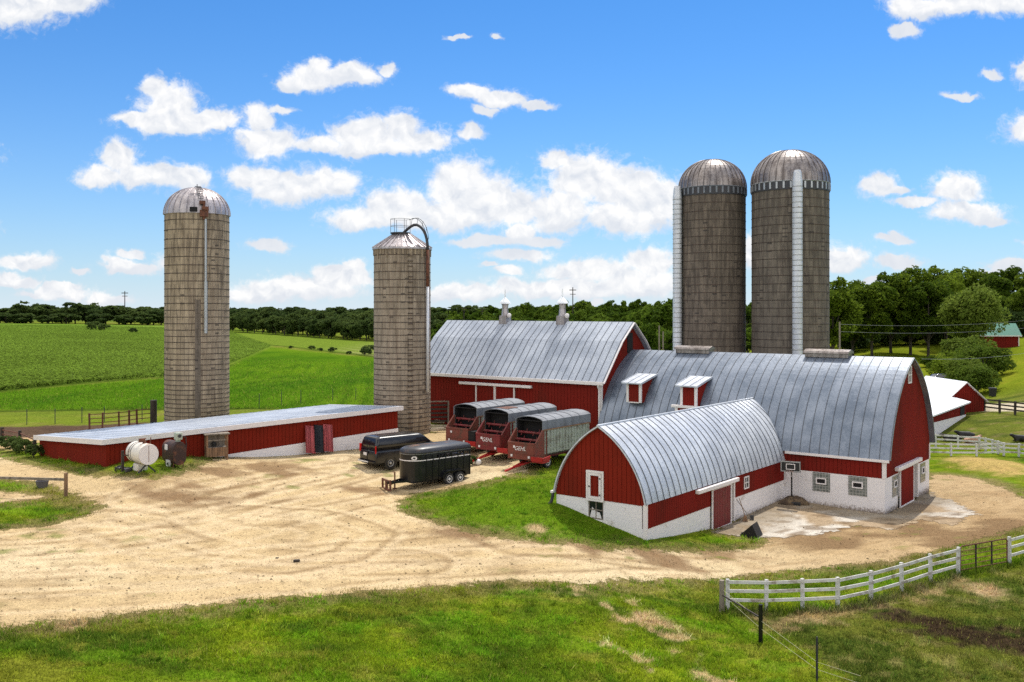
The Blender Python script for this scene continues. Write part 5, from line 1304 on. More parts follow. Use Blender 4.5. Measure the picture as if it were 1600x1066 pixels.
# ---------------------------------------------------------------- small yard things
p = P(747, 727); q = MB(); q.lathe([(.02, 0), (.14, .03), (.2, .12), (.21, .2), (.18, .31), (.1, .38), (.02, .40)], 18); o = q.build('ball', M['rimwhite'], smooth=True); o.location = p; tag(o, 'round white ball on the ground behind the horse trailer', 'ball')
for (px, py, s, lb) in ((463.5, 878, .14, 'dark block of wood lying alone on the gravel'), (433, 873, .08, 'small dark stone on the gravel left of the wood block')):
    p = P(px, py); q = MB(); q.box(-s, -s*.5, 0, s, s*.5, s*.7); o = q.build('block' if s > .1 else 'stone', M['wooddark'], bevel=.03); o.location = p; o.rotation_euler = (0, 0, .3); tag(o, lb, 'block' if s > .1 else 'stone')
# lumber pile and gate between silo and gambrel barn
for i, (px, py, L, a, lb) in enumerate(((690, 670, 3.0, .05, 'long pale board on the pile beside the centre silo, thickest of the three'), (698, 663, 2.4, -.08, 'short grey board lying behind the longest pale board'), (684, 676, 1.6, .7, 'crooked short board stub in the weeds at the silo foot'))):
    p = P(px, py); q = MB(); q.box(-L/2, -.14, .0, L/2, .14, .16); q.box(-L/2+.15, -.05, .16, L/2-.2, .13, .24)
    o = q.build('board', M['concrete_step']); o.location = (p.x, p.y, p.z+.05+.04*i); o.rotation_euler = (0, R(2), a); tag(o, lb, 'board', 'boards piled by the centre silo')
gp = P(683, 664); gt = thing('yard_gate', 'dark timber gate panel between centre silo and gambrel barn', 'gate', (gp.x, gp.y, gp.z), R(12))
for k in range(5): MB().box(-.75, -.03, .25+k*.33, .9, .03, .40+k*.33).build('rail', M['wooddark'], gt)
for x in (-.8, .95): MB().box(x-.07, -.07, -.1, x+.07, .07, 2.0).build('post', M['woodgrey'], gt)
MB().box(-.85, -.06, 1.9, 1.0, .06, 2.0).build('top_rail', M['woodgrey'], gt)
# basketball hoop
bp = P(1237, 788); bh = thing('basketball_hoop', 'black basketball hoop on pole in the corner of the two barns', 'basketball hoop', (bp.x, bp.y, bp.z), R(-25))
q = MB(); q.prism([(-.6, -.35), (.6, -.35), (.5, .35), (-.5, .35)], 0, .2, 'z'); q.build('base', M['plastic'], bh, bevel=.04)
q = MB(); q.tube([(0, 0, .15), (0, .0, 2.45)], .05, 10); q.bar((0, 0, 2.2), (0, -.4, 2.4), .05); q.bar((0, 0, 2.4), (0, -.4, 2.7), .05); q.build('pole', M['black'], bh)
bb = MB().box(-.62, -.46, 2.1, .62, -.41, 2.78).build('backboard', M['plastic'], bh, bevel=.02)
q = MB(); frame(q, -.6, .6, 2.12, 2.76, -.455, .05, .02); q.build('border', M['steel'], bb)
q = MB(); frame(q, -.28, .28, 2.25, 2.62, -.455, .045, .02); q.build('target_square', M['trim'], bb)
q = MB(); q.tube([(.225*math.cos(k/20*6.283), -.72+.225*math.sin(k/20*6.283), 2.2) for k in range(21)], .012, 6); q.build('rim', M['rust'], bh)
q = MB()
for k in range(10):
    a = k/10*6.283; q.tube([(.22*math.cos(a), -.72+.22*math.sin(a), 2.2), (.13*math.cos(a+.3), -.72+.13*math.sin(a+.3), 1.85)], .006, 4)
q.build('net', M['trim'], bh)
# dark trough tipped on the pad edge
p = P(1172, 837); q = MB(); q.prism([(-.55, 0), (.6, 0), (.25, .75)], -.5, .5, 'y'); q.box(-.8, -.35, .0, -.3, .3, .1); o = q.build('rubber_ramp', M['hollow']); o.location = (p.x, p.y, p.z-.03); o.rotation_euler = (0, 0, R(-30)); tag(o, 'black wedge shaped piece of scrap at the edge of the concrete pad', 'scrap')
q = MB(); q.box(.5, -.55, .0, .62, .5, .05); q.build('edge_strip', M['woodgrey'], o)
# broom and shovel by the wing door
def wl(x, y, z=None):
    c_, s_ = math.cos(TH), math.sin(TH); X, Y = wx+c_*x-s_*y, wy+s_*x+c_*y
    return Vector((X, Y, hz(X, Y) if z is None else z))
a_ = wl(.55, 10.6); b_ = wl(.1, 10.75); t = thing('broom', 'broom with straw head leaning beside the small barn door', 'broom', a_, 0)
v = b_-a_; q = MB(); q.tube([(0, 0, .35), (v.x, v.y, 1.35)], .02, 6); q.build('handle', M['woodbrown'], t); q = MB(); q.loft([[(-.16, -.06, .0), (.16, -.06, 0), (.16, .06, 0), (-.16, .06, 0)], [(-.05, -.03, .38), (.07, -.03, .38), (.07, .03, .38), (-.05, .03, .38)]]); q.build('head', M['woodbrown'], t)
a_ = wl(.7, 11.2); b_ = wl(.08, 10.45); t = thing('shovel', 'long handled shovel leaning on the wall right of the broom', 'shovel', a_, 0)
v = b_-a_; q = MB(); q.tube([(0, 0, .02), (v.x, v.y, 1.3)], .02, 6); q.build('handle', M['woodgrey'], t); q = MB(); q.box(-.12, -.02, 0, .12, .02, .32); q.build('blade', M['darkmetal'], t)
# dung heap at the corner by the hoop
q = MB(); n = 16; lps = []
for (k, z) in ((1., -.05), (.85, .16), (.55, .36), (.2, .48)): lps.append([(k*(1.0+.18*math.sin(3*a+k*4))*math.cos(a), k*(.7+.12*math.cos(2*a))*math.sin(a), z+.05*math.sin(5*a+k)) for a in np.linspace(0, 2*math.pi, n, endpoint=False)])
q.loft(lps); o = q.build('dung_heap', worn('dung', (.07, .045, .028), (.16, .11, .06), 4., (.4, .65), .95, var=.3, bmp=.8), smooth=True); p = wl(1.0, 16.9); o.location = p; tag(o, 'small brown heap of old straw in the corner of the barns', 'heap')
# tub and gate post rail on the left
p = P(66, 762); q = MB(); q.lathe([(.26, 0), (.33, .36), (.35, .38), (.31, .38), (.25, .06)], 22, cap=False); q.add([(.25*math.cos(k/22*6.283), .25*math.sin(k/22*6.283), .05) for k in range(22)], [list(range(22))]); o = q.build('feed_tub', M['greytub']); o.location = p; tag(o, 'round grey feed tub on the grass under the rail', 'tub')
# ================================================================== FENCES, POLES, ANIMALS, TREES
def post_mb(h, w, top=.0): 
    q = MB(); q.box(-w/2, -w/2, -.3, w/2, w/2, h); return q
def fence(name, label, cat, pts, h, w, rails, mat, railmat, rail_h=.13, rail_t=.04, group=None, caps=False, side=0.):
    """pts = ground points; one thing with every post and rail its own part"""
    o0 = pts[0]; t = thing(name, label, cat, o0, 0, group); proto = None
    for i, p in enumerate(pts):
        a = (pts[min(i+1, len(pts)-1)]-pts[max(i-1, 0)]); ang = math.atan2(a.y, a.x)
        if proto is None: proto = post_mb(h, w).build('post', mat, t); c = proto
        else: c = proto.copy(); col.objects.link(c); c.parent = t
        c.location = p-o0; c.rotation_euler = (random.uniform(-.025, .025), random.uniform(-.025, .025), ang)
    for i, (a, b_) in enumerate(zip(pts[:-1], pts[1:])):
        d = (b_-a); n = Vector((-d.y, d.x, 0)).normalized()*side
        for z in rails:
            q = MB(); j = lambda: random.uniform(-.015, .015)
            q.bar(a-o0+n+Vector((0, 0, z+j())), b_-o0+n+Vector((0, 0, z+j())), rail_t, rail_h); q.build('rail', railmat, t)
    return t
fp = [P(a, b) for a, b in ((1137, 953), (1197, 953.5), (1254, 951.5), (1309, 949), (1361, 938), (1409, 924), (1454, 909), (1497, 897))]
fence('board_fence', 'white three rail board fence along the drive, ending at the metal gate', 'fence', fp, 1.27, .13, (.42, .80, 1.17), M['fencewhite'], M['fencewhite'], side=-.085)
fp2 = [P(a, b) for a, b in ((1577.5, 880.5), (1640, 862), (1700, 846))]
fence('board_fence', 'short stretch of white board fence beyond the metal gate at the frame edge', 'fence', fp2, 1.3, .13, (.42, .80, 1.17), M['fencewhite'], M['fencewhite'], side=-.085)
# tube gate
ga, gbp = P(1499.5, 895.5), P(1574.5, 881.5); gd = gbp-ga; gL = gd.xy.length
gt = thing('metal_gate', 'dark brown tubular metal gate hung between the white fences', 'gate', (ga.x, ga.y, ga.z), math.atan2(gd.y, gd.x))
sl = (gbp.z-ga.z)
q = MB(); q.tube([(.05, 0, .12), (.05, 0, 1.15), (.15, 0, 1.25), (gL-.15, 0, 1.25+sl), (gL-.05, 0, 1.15+sl), (gL-.05, 0, .12+sl), (.05, 0, .12)], .035, 8); q.build('gate_frame', M['rust'], gt)
for k in range(4): MB().tube([(.05, 0, .35+k*.22), (gL-.05, 0, .35+k*.22+sl)], .02, 6).build('gate_rail', M['rust'], gt)
for f_ in (.33, .66): MB().box(gL*f_-.03, -.03, .1+sl*f_, gL*f_+.03, .03, 1.25+sl*f_).build('gate_upright', M['wooddark'], gt)
# wooden end post, black post, steel post and electric wires
pa, pb, pc_ = P(1128, 957), P(1188.5, 1005), P(1276.5, 1067); pd_ = P(1345, 1085)
q = MB(); q.tube([(0, 0, -.3), (0, 0, 1.32)], [.11, .105], 12); o = q.build('end_post', M['woodgrey']); o.location = pa; tag(o, 'round weathered brown post at the corner of the white fence', 'post')
q = MB(); q.tube([(0, 0, -.3), (0, 0, 1.45)], [.085, .08], 12); o = q.build('fence_post', M['black']); o.location = pb; tag(o, 'thick black post standing in the paddock grass by the white fence', 'post')
q = MB(); q.box(-.02, -.02, -.3, .02, .02, 1.55); q.box(-.04, -.005, 0, .04, .005, 1.5); o = q.build('steel_post', M['darkmetal']); o.location = pc_; tag(o, 'thin dark steel post at the bottom edge of the photo', 'post')
t = thing('electric_fence_wire', 'thin pale fence wires strung from the corner post past the black post', 'wire', pa)
for z0, z1, z2 in ((.95, .85, .7), (.75, .55, .45)):
    MB().tube([Vector((0, 0, z0)), pb-pa+Vector((0, 0, z1)), pc_-pa+Vector((0, 0, z2)), pd_-pa+Vector((0, 0, z2-.1))], .006, 5).build('strand', M['wire'], t)
q = MB(); q.bar(pa+Vector((0, 0, .72)), pb+Vector((0, 0, .95)), .05, .05); o = q.build('brace_rail', M['wooddark']); tag(o, 'dark slanting brace rail between the corner post and the black post', 'rail')
# fences behind the large barn
r1 = [P(a, b) for a, b in ((1440, 712), (1486, 713.5), (1526, 714), (1568.5, 712.5))]
fence('board_fence', 'white rail fence closest behind the large barn', 'fence', r1, 1.15, .14, (.35, .7, 1.05), M['fencewhite'], M['fencewhite'], .14)
r2 = [P(a, b) for a, b in ((1440, 698.5), (1462, 698.5), (1497, 700.5), (1530, 702.5))]
fence('board_fence', 'white rail fence behind the lying cattle', 'fence', r2, 1.15, .14, (.7, 1.05), M['fencewhite'], M['fencewhite'], .14)
r3 = [P(a, b) for a, b in ((1530, 702.5), (1540, 704.5), (1550.5, 707), (1559.5, 709.5), (1568.5, 712.5))]
fence('board_fence', 'white rail fence slanting forward between the two straight runs', 'fence', r3, 1.15, .14, (.35, .7, 1.05), M['fencewhite'], M['fencewhite'], .14)
r4 = [P(a, b) for a, b in ((1568.5, 712.5), (1592, 714), (1618, 718), (1650, 722))]
fence('board_fence', 'white rail fence running off to the right frame edge', 'fence', r4, 1.15, .14, (.35, .7, 1.05), M['fencewhite'], M['fencewhite'], .14)
r5 = [P(a, b) for a, b in ((1538, 642), (1562, 645), (1586, 648), (1612, 651), (1640, 654))]
fence('plank_fence', 'dark brown plank fence on the bank right of the white roofed outbuilding', 'fence', r5, 1.4, .18, (.45, .85, 1.25), M['wooddark'], M['wooddark'], .16)
# left corral, rails and posts
r6 = [P(a, b) for a, b in ((-60, 688), (3, 692), (31, 698), (54, 710))]
fence('corral_fence', 'weathered rail fence at the left frame edge before the sand lot', 'fence', r6, 1.15, .18, (.35, .65, .95), M['wooddark'], M['rust'], .07)
r7 = [P(a, b) for a, b in ((140, 671), (160, 670), (186, 668), (202, 666), (214, 664), (236, 662))]
fence('pipe_fence', 'low brown pipe fence behind the roof of the long shed', 'fence', r7, 1.3, .12, (.5, .85, 1.2), M['rust'], M['rust'], .06)
p = P(240, 662); q = MB(); q.tube([(0, 0, -.3), (0, 0, 1.95)], .27, 12); o = q.build('strainer_post', M['wooddark']); o.location = p; tag(o, 'thick dark timber post left of the tall pale silo', 'post')
a_ = P(103, 776); q = MB(); q.tube([(0, 0, -.3), (0, 0, 1.22)], .095, 12); o = q.build('gate_post', M['woodbrown']); o.location = a_; tag(o, 'brown wooden post at the end of the single rail', 'post')
b_ = P(-60, 775); q = MB(); q.bar(a_+Vector((0, 0, .88)), b_+Vector((0, 0, .98)), .07, .13); o = q.build('pole_rail', M['woodgrey']); tag(o, 'single grey rail running left from the brown wooden post', 'rail')
for i, (px, py) in enumerate(((42, 664), (86, 663), (128, 661), (163, 660), (222, 657), (405, 638), (440, 633), (470, 632), (520, 629), (556, 627))):
    q = MB(); q.box(-.025, -.025, -.3, .025, .025, 1.35)
    p = P(px, py)
    if i == 0: tproto = q.build('field_post', M['darkmetal']); o = tproto
    else: o = tproto.copy(); col.objects.link(o)
    o.location = p; tag(o, 'thin steel fence post along the field edge behind the low shed', 'post', 'thin posts along the field edge')
# utility poles
def pole(px, pybase, pytop, Y, label, arm=True, w=.14, wood='woodgrey', ground=True):
    p = at(px, pybase, Y); p.z = hz(p.x, p.y); top = CZ-(pytop-HY)/F*Y; h = top-p.z
    t = thing('utility_pole', label, 'pole', p, 0, 'utility poles'); q = MB(); q.tube([(0, 0, -.5), (0, 0, h)], [w, w*.75], 8); q.build('pole', M[wood], t)
    if arm:
        q = MB(); q.box(-w*6, -.06, h-h*.07, w*6, .06, h-h*.07+w*1.4); q.box(-w*5, -.06, h-h*.16, w*5, .06, h-h*.16+w); q.build('crossarm', M[wood], t)
    return t, p, top
_, pp, ptop = pole(1312, 550, 503, 118, 'bare grey utility pole right of the dark silos', False)
pole(1030, 546, 509, 118, 'bare grey pole left of the dark silos, taller of the pair', False, .12)
pole(1036, 546, 518, 112, 'bare grey pole left of the dark silos, shorter of the pair', False, .11)
pole(195, 490, 455, 560, 'tall dark utility pole above the left tree line', True, .32, 'wooddark')
pole(725, 490, 480, 480, 'dark utility pole on the skyline, leftmost of the three by the ventilators', True, .24, 'wooddark')
pole(753.5, 490, 481.5, 480, 'dark utility pole on the skyline left of the first ventilator', True, .22, 'wooddark')
pole(895, 480, 449, 420, 'tall dark utility pole on the skyline by the second ventilator', True, .25, 'wooddark')
t = thing('power_line', 'thin power cables sagging across the trees on the right', 'cable', pp)
for z, e in ((-.3, at(1700, 488, 150)), (-1.2, at(1700, 500, 150)), (-5.8, at(1700, 545, 100))):
    s_ = Vector((pp.x, pp.y, ptop+z)); e = Vector(e); pts = []
    if z < -5: s_ = at(1440, 561, 90); e = at(1700, 527, 130)
    for k in range(13):
        u_ = k/12; q_ = s_.lerp(e, u_); q_.z -= 4*u_*(1-u_)*.9; pts.append(q_-pp)
    MB().tube(pts, .013, 5).build('cable_strand', M['cable'], t)
# dustbin and parked car on the hillside
p = P(1551, 620); tb = thing('wheelie_bin', 'black wheeled rubbish bin standing on the grassy bank', 'bin', p, R(-15))
q = MB(); q.loft([rrect(-.33, .33, .3, .06, .05), rrect(-.42, .42, .38, 1.0, .06)]); q.build('body', M['plastic'], tb)
q = MB(); q.loft([rrect(-.46, .46, .42, 1.0, .06), rrect(-.4, .4, .36, 1.12, .06)]); q.build('lid', M['plastic'], tb); q = MB(); q.wheel((-.28, .33, .12), (0, 1, 0), [(.12, -.04), (.12, .04)], 14); q.wheel((.28, .33, .12), (0, 1, 0), [(.12, -.04), (.12, .04)], 14); q.build('wheel_pair', M['rubber'], tb)
p = P(1468, 600); cr_ = thing('parked_car', 'dark blue car half hidden behind the white roof', 'car', (p.x-1.5, p.y, p.z), R(8))
q = MB(); q.loft([rrect(-.1, 4.5, .8, .3, .2), rrect(-.1, 4.5, .88, .6, .25), rrect(0, 4.4, .86, .95, .3), rrect(.3, 3.5, .78, 1.0, .3), rrect(.7, 3.1, .68, 1.4, .3), rrect(1., 2.7, .5, 1.48, .3)]); q.build('body', M['bluecar'], cr_, smooth=True)
for x in (.8, 3.6):
    for s in (-1, 1): wheel_parts(cr_, (x, s*.8, .32), (0, s, 0), .32, .2, M['steel'])
q = MB(); q.add([(.75, -.785, 1.02), (3.05, -.785, 1.02), (2.8, -.70, 1.38), (1., -.70, 1.38)], [[0, 1, 2, 3]]); q.build('side_window', M['glass'], cr_)

# ---------------------------------------------------------------- cattle lying behind the fence
def cow(name, label, loc, rz, mat, sc_=.66):
    """lying cow: one skinned body with neck, head, folded legs, tail"""
    V = [(0, 0, .45), (.55, 0, .52), (1.0, 0, .55), (1.3, 0, .75), (1.55, 0, .95), (1.85, 0, .86), (-.5, 0, .5), (-.95, 0, .45), (-1.1, 0, .15), (.95, -.32, .2), (1.3, -.35, .1), (.95, -.4, .08), (.95, .32, .2), (1.3, .35, .1), (-.75, -.38, .22), (-.3, -.5, .1), (-.75, .35, .2), (1.55, -.16, 1.06), (1.55, .16, 1.06)]
    E_ = [(0,1),(1,2),(2,3),(3,4),(4,5),(0,6),(6,7),(7,8),(2,9),(9,10),(10,11),(2,12),(12,13),(6,14),(14,15),(6,16),(4,17),(4,18)]
    rad = [.46,.46,.38,.24,.2,.13,.44,.30,.05,.14,.08,.06,.14,.08,.22,.09,.2,.05,.05]
    me = bpy.data.meshes.new(name); me.from_pydata([tuple(c*sc_ for c in v) for v in V], E_, []); o = bpy.data.objects.new(name, me); col.objects.link(o)
    md = o.modifiers.new('skin', 'SKIN'); md.use_smooth_shade = True
    for i, r_ in enumerate(rad): me.skin_vertices[0].data[i].radius = (r_*sc_*.85, r_*sc_)
    me.skin_vertices[0].data[0].use_root = True
    s_ = o.modifiers.new('sub', 'SUBSURF'); s_.levels = 2; s_.render_levels = 2
    me.materials.append(mat); o.location = loc; o.rotation_euler = (0, 0, rz)
    return tag(o, label, 'cow', 'cattle lying behind the white fence')
for (px, Y, rz, mt, lb) in ((1517, 88.3, R(15), 'cowtan', 'tan cow lying on the grass between the two white fences'), (1511, 90.5, R(180), 'cowblack', 'black cow lying directly behind the tan cow'),
                            (1489, 89., R(170), 'cowblack', 'black cow lying left of the tan cow'), (1599, 88, R(175), 'cowblack', 'black cow lying at the right frame edge beyond the white fence')):
    X = (px-CX)/F*Y; 
    cow('cow', lb, (X, Y, hz(X, Y)), rz, M[mt])

# ---------------------------------------------------------------- trees
def crown(seed, H_, R_, z0, nl, n, leaf, mat, squash=.8, openness=.25, name='crown', lobe=1.0):
    g_ = np.random.default_rng(seed); zc = z0+(H_-z0)*.52; rz_ = (H_-z0)*.5
    dirs = g_.normal(size=(nl, 3)); dirs /= np.linalg.norm(dirs, axis=1)[:, None]; dirs[:, 2] = dirs[:, 2]*.9+.15
    rad = .45+.42*g_.random(nl); wz = 1-.35*np.clip(dirs[:, 2], 0, 1)*0
    C = np.stack([dirs[:, 0]*R_*rad, dirs[:, 1]*R_*rad, zc+dirs[:, 2]*rz_*rad*1.02], -1)
    lr = R_*(.20+.20*g_.random(nl))*lobe
    li = g_.integers(0, nl, n); dv = g_.normal(size=(n, 3)); dv[:, 2] += .25; dv /= np.linalg.norm(dv, axis=1)[:, None]
    k = .55+.5*g_.random(n)**.6
    pos = C[li]+dv*(lr[li]*k)[:, None]*np.array([1, 1, squash])
    keep = vn(pos[:, 0]*1.1/max(leaf, .3)*.4+seed, pos[:, 2]*1.1/max(leaf, .3)*.4, seed) > openness
    pos, dv = pos[keep], dv[keep]; n = len(pos)
    nn = dv*.7+g_.normal(size=(n, 3))*.75+np.array([0, 0, .25]); nn /= np.linalg.norm(nn, axis=1)[:, None]
    a = np.cross(nn, g_.normal(size=(n, 3))); a /= np.linalg.norm(a, axis=1)[:, None]; b_ = np.cross(nn, a)
    s = leaf*(.5+.8*g_.random(n))[:, None]
    V = np.stack([pos-a*s, pos-b_*s*.55+a*s*.1, pos+a*s, pos+b_*s*.55-a*s*.1], 1).reshape(-1, 3)
    o = np_mesh(name, V, np.arange(len(V)).reshape(-1, 4), mat, attrs={'lv': np.repeat(g_.random(n), 4)})
    return o, C
def make_tree(seed, H_, R_, z0, nl, n, leaf, mat, tw, label, cat='tree', group=None, name='tree', single=False, openness=.3):
    cr, C = crown(seed, H_, R_, z0, nl, n, leaf, mat, openness=openness)
    q = MB(); g_ = random.Random(seed)
    q.tube([(0, 0, -.8), (0, 0, .0), (tw*.3, 0, z0*.8), (0, tw*.4, H_*.55), (0, 0, H_*.8)], [tw*1.5, tw, tw*.8, tw*.45, tw*.12], 8)
    for c in C[:: max(1, len(C)//9)]:
        st = Vector((0, 0, z0*.7+(c[2]-z0)*.35)); q.tube([st, st.lerp(Vector(c), .5)+Vector((0, 0, .4)), Vector(c)], [tw*.4, tw*.25, tw*.08], 5)
    t = thing(name, label, cat, (0, 0, 0), 0, group)
    cr.parent = t; q.build('trunk', M['bark'], t)
    return t
protos = []
def place(proto, used, x, y, s, label, group=None, sx=1., dz=0.):
    if proto.name not in used: used.add(proto.name); o = proto
    else: o = copy_tree(proto)
    o.location = (x, y, hz(x, y)-.1+dz); o.scale = (s*sx, s*sx, s); o.rotation_euler = (0, 0, random.uniform(0, 6.28))
    o['label'] = label
    if group: o['group'] = group
    elif 'group' in o.keys(): del o['group']
    return o
used = set()
# big maples on the right (about 20 m)
big = [make_tree(100+i, 19+1.5*(i % 3), 6.0+.6*(i % 2), .9, 60, 16000, .40, M['leaf'], .42, 'tree', openness=.22) for i in range(3)]
def W(px, Y): return ((px-CX)/F*Y, Y)
rowlab = 'dark leafy tree in the tall row of woods at the right'
rowgrp = 'tall trees in the woods at the right'
def tall(px, Y, pytop, k, lab=None, grp=rowgrp, sx=1.0, extra=1.0):
    x, y = W(px, Y); base = hz(x, y); top = CZ-(pytop-HY)/F*Y; pr = big[k % 3]; H0 = 19+1.5*(k % 3)
    s = max((top-base)/H0*.97, .25)
    return place(pr, used, x, y, s, lab or rowlab, grp if lab is None else None, sx*extra/max(s, .6)**.3)
# front row whose trunks show, then the wood behind
for k, (px, py, Y, lab) in enumerate(((1300, 432, 172, 'leafy tree peeking out right beside the dark silo'), (1332, 440, 185, None), (1362, 425, 180, None), (1392, 424, 190, None), (1422, 417, 186, 'tallest broad tree in the front row whose trunks show'), (1450, 425, 182, None),
      (1470, 414, 215, None), (1500, 418, 225, None), (1528, 412, 232, None), (1556, 420, 222, None), (1584, 416, 230, None), (1612, 420, 225, None), (1640, 418, 235, None), (1478, 432, 195, None), (1345, 450, 205, None), (1310, 455, 210, None), (1380, 445, 215, None), (1415, 440, 220, None), (1445, 438, 218, None),
      (1600, 450, 200, None), (1575, 455, 208, None), (1630, 445, 198, None))):
    tall(px, Y, py, k, lab)
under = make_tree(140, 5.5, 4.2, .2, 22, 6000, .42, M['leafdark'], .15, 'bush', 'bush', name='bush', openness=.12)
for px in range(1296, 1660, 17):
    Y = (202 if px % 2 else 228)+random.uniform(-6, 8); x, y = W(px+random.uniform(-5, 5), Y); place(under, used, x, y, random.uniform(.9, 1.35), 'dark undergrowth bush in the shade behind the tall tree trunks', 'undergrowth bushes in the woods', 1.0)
light = make_tree(151, 14, 6.4, 1.8, 46, 13000, .34, M['leaflight'], .35, 'tree', openness=.22)
x, y = W(1521, 168); b0 = hz(x, y); place(light, used, x, y, (CZ-(443-HY)/F*168-b0)/14*.98, 'light green spreading tree in front of the green roofed shed', None, 1.0)
# bushes on the bank
bush = make_tree(171, 4.2, 2.6, .3, 34, 6000, .16, M['leaflight'], .1, 'bush', 'bush', name='bush', openness=.2)
bushd = make_tree(172, 4.2, 2.8, .2, 34, 6000, .16, M['leaf'], .1, 'bush', 'bush', name='bush', openness=.2)
for k, (px, Y, pyt, sx, pr, lb) in enumerate(((1507, 132, 560, 1.05, bush, 'pale green bush on the bank directly behind the outbuilding ridge'), (1528, 124, 571, 1.1, bush, 'lowest pale bush of the clump, closest to the outbuilding roof'), (1535, 140, 540, 1.3, bush, 'large pale bush on the bank below the green roofed shed'), (1513, 150, 527, 1.3, bush, 'upper bush in the clump right of the barn gable, tall and pale'),
        (1547, 148, 548, 1.1, bushd, 'darker bush at the right end of the clump on the bank'), (1492, 146, 552, 1.2, bushd, 'dark rounded bush at the left end of the clump'), (1475, 150, 560, 1.1, bushd, 'low dark bush close behind the barn gable'), (1458, 165, 556, 1.3, bushd, 'shaded bush behind the barn gable peak, leftmost of the clump'))):
    x, y = W(px, Y); b0 = hz(x, y); s_b = max((CZ-(pyt-HY)/F*Y-b0)/3.7, .4); place(pr, used, x, y, s_b, lb, None, sx*1.15/max(s_b, 1)**.7, -.45*s_b)
# far left tree line
far = [make_tree(200+i, 12, 5.0, 1.2, 20, 2600, .62, M['leafdark'], .3, 'tree', openness=.25) for i in range(3)]
for k, (px, pyt, Y, sx) in enumerate(((-60, 482, 560, 1.2), (-30, 486, 570, 1.3), (0, 484, 560, 1.2), (22, 488, 560, 1.2), (48, 472, 560, 1.25), (66, 478, 565, 1.2), (82, 479, 570, .7), (96, 489, 560, 1.0), (118, 475, 560, 1.2), (134, 478, 565, .9), (148, 474, 575, 1.0), (165, 480, 560, 1.3), (186, 479, 560, 1.3), (205, 482, 565, 1.3), (222, 484, 560, 1.3), (240, 483, 560, 1.2), (252, 484, 550, 1.2), (10, 492, 545, 1.2), (36, 492, 545, 1.2), (76, 493, 545, 1.3), (104, 492, 545, 1.2), (152, 492, 545, 1.2), (196, 493, 540, 1.3), (232, 493, 540, 1.3))):
    x, y = W(px, Y); b0 = hz(x, y); H0 = 12; s = max((CZ-(pyt-4-HY)/F*Y-b0+1.6)/H0, .3)
    lb, gr = {48: ('broad dark tree standing tallest at the far left field edge', None), 82: ('thin open tree right of the tallest far left tree', None), 118: ('rounded dark tree in the far left line with sky gaps beside it', None)}.get(px, ('dark tree in the hedgerow at the far edge of the corn field', 'trees along the far left field edge'))
    place(far[k % 3], used, x, y, s, lb, gr, sx*1.5/max(s, .4)**.6, -1.6)
# middle tree line behind the pale strip
k = 0
for px in range(345, 690, 11):
    for (dy, Y0) in ((0, 1.), (9, .94)):
        t_ = (px-360)/225; Y = (480-85*min(max(t_, 0), 1.1))*Y0; pyt = 478+5*t_+dy*1.2+random.uniform(-3, 5)
        x, y = W(px+random.uniform(-5, 5), Y); b0 = hz(x, y); s = max((CZ-(pyt-HY)/F*Y-b0+1.2)/12, .4)
        place(far[k % 3], used, x, y, s, 'dark tree in the dense wood beyond the mown field strip', 'trees in the wood between the two pale silos', 1.1/max(s, .5)**.3, -1.2); k += 1
# wooded hill in the middle
hill = [make_tree(230+i, 13, 5.2, .8, 22, 3200, .6, M['leafhill'], .3, 'tree', openness=.2) for i in range(3)]
k = 0
for Y, jit in ((250, 9), (300, 9), (360, 9), (420, 8), (490, 7)):
    px = 672
    while px < 1070:
        f_ = (px-672)/390; crest = 490-16*min(1, f_*2.0)-3*f_
        tpy = crest-3+(490-Y)/240*(24+14*f_)+random.uniform(-4, 4)
        x, y = W(px+random.uniform(-4, 4), Y); b0 = hz(x, y); s = min(max((CZ-(tpy-HY)/F*Y-b0)/13, .35), 2.)
        place(hill[k % 3], used, x, y, s, 'green tree in the wooded hillside behind the gambrel barn', 'trees on the wooded hillside', 1.0/max(s, .5)**.35, -.8); k += 1
        px += 5200*1.35/Y
for k, (px, Y, pyt) in enumerate(((1042, 200, 462), (1020, 205, 475), (1000, 210, 482), (1060, 195, 470), (985, 190, 500), (1010, 180, 505), (1040, 175, 500), (1168, 190, 468), (1180, 200, 462), (1165, 180, 500))):
    x, y = W(px, Y); b0 = hz(x, y); s = max((CZ-(pyt-HY)/F*Y-b0)/13, .3); place(hill[k % 3], used, x, y, s, 'taller green tree beside the dark silos at the edge of the wooded hill', 'tall trees beside the dark silos', .85/max(s, .5)**.35)
# distant woods closing the horizon
for k, px in enumerate(range(-80, 1340, 17)):
    Y = 900+random.uniform(-60, 60); x, y = W(px+random.uniform(-6, 6), Y); b0 = hz(x, y); pyt = 480+random.uniform(-2.5, 2.) if px < 620 else 478+random.uniform(-3, 2)
    s = max((CZ-(pyt-HY)/F*Y-b0+1)/12, .6); place(far[k % 3], used, x, y, s, 'hazy tree in the distant woods along the horizon', 'distant trees along the horizon', 1.9/max(s, .5)**.5, -1)
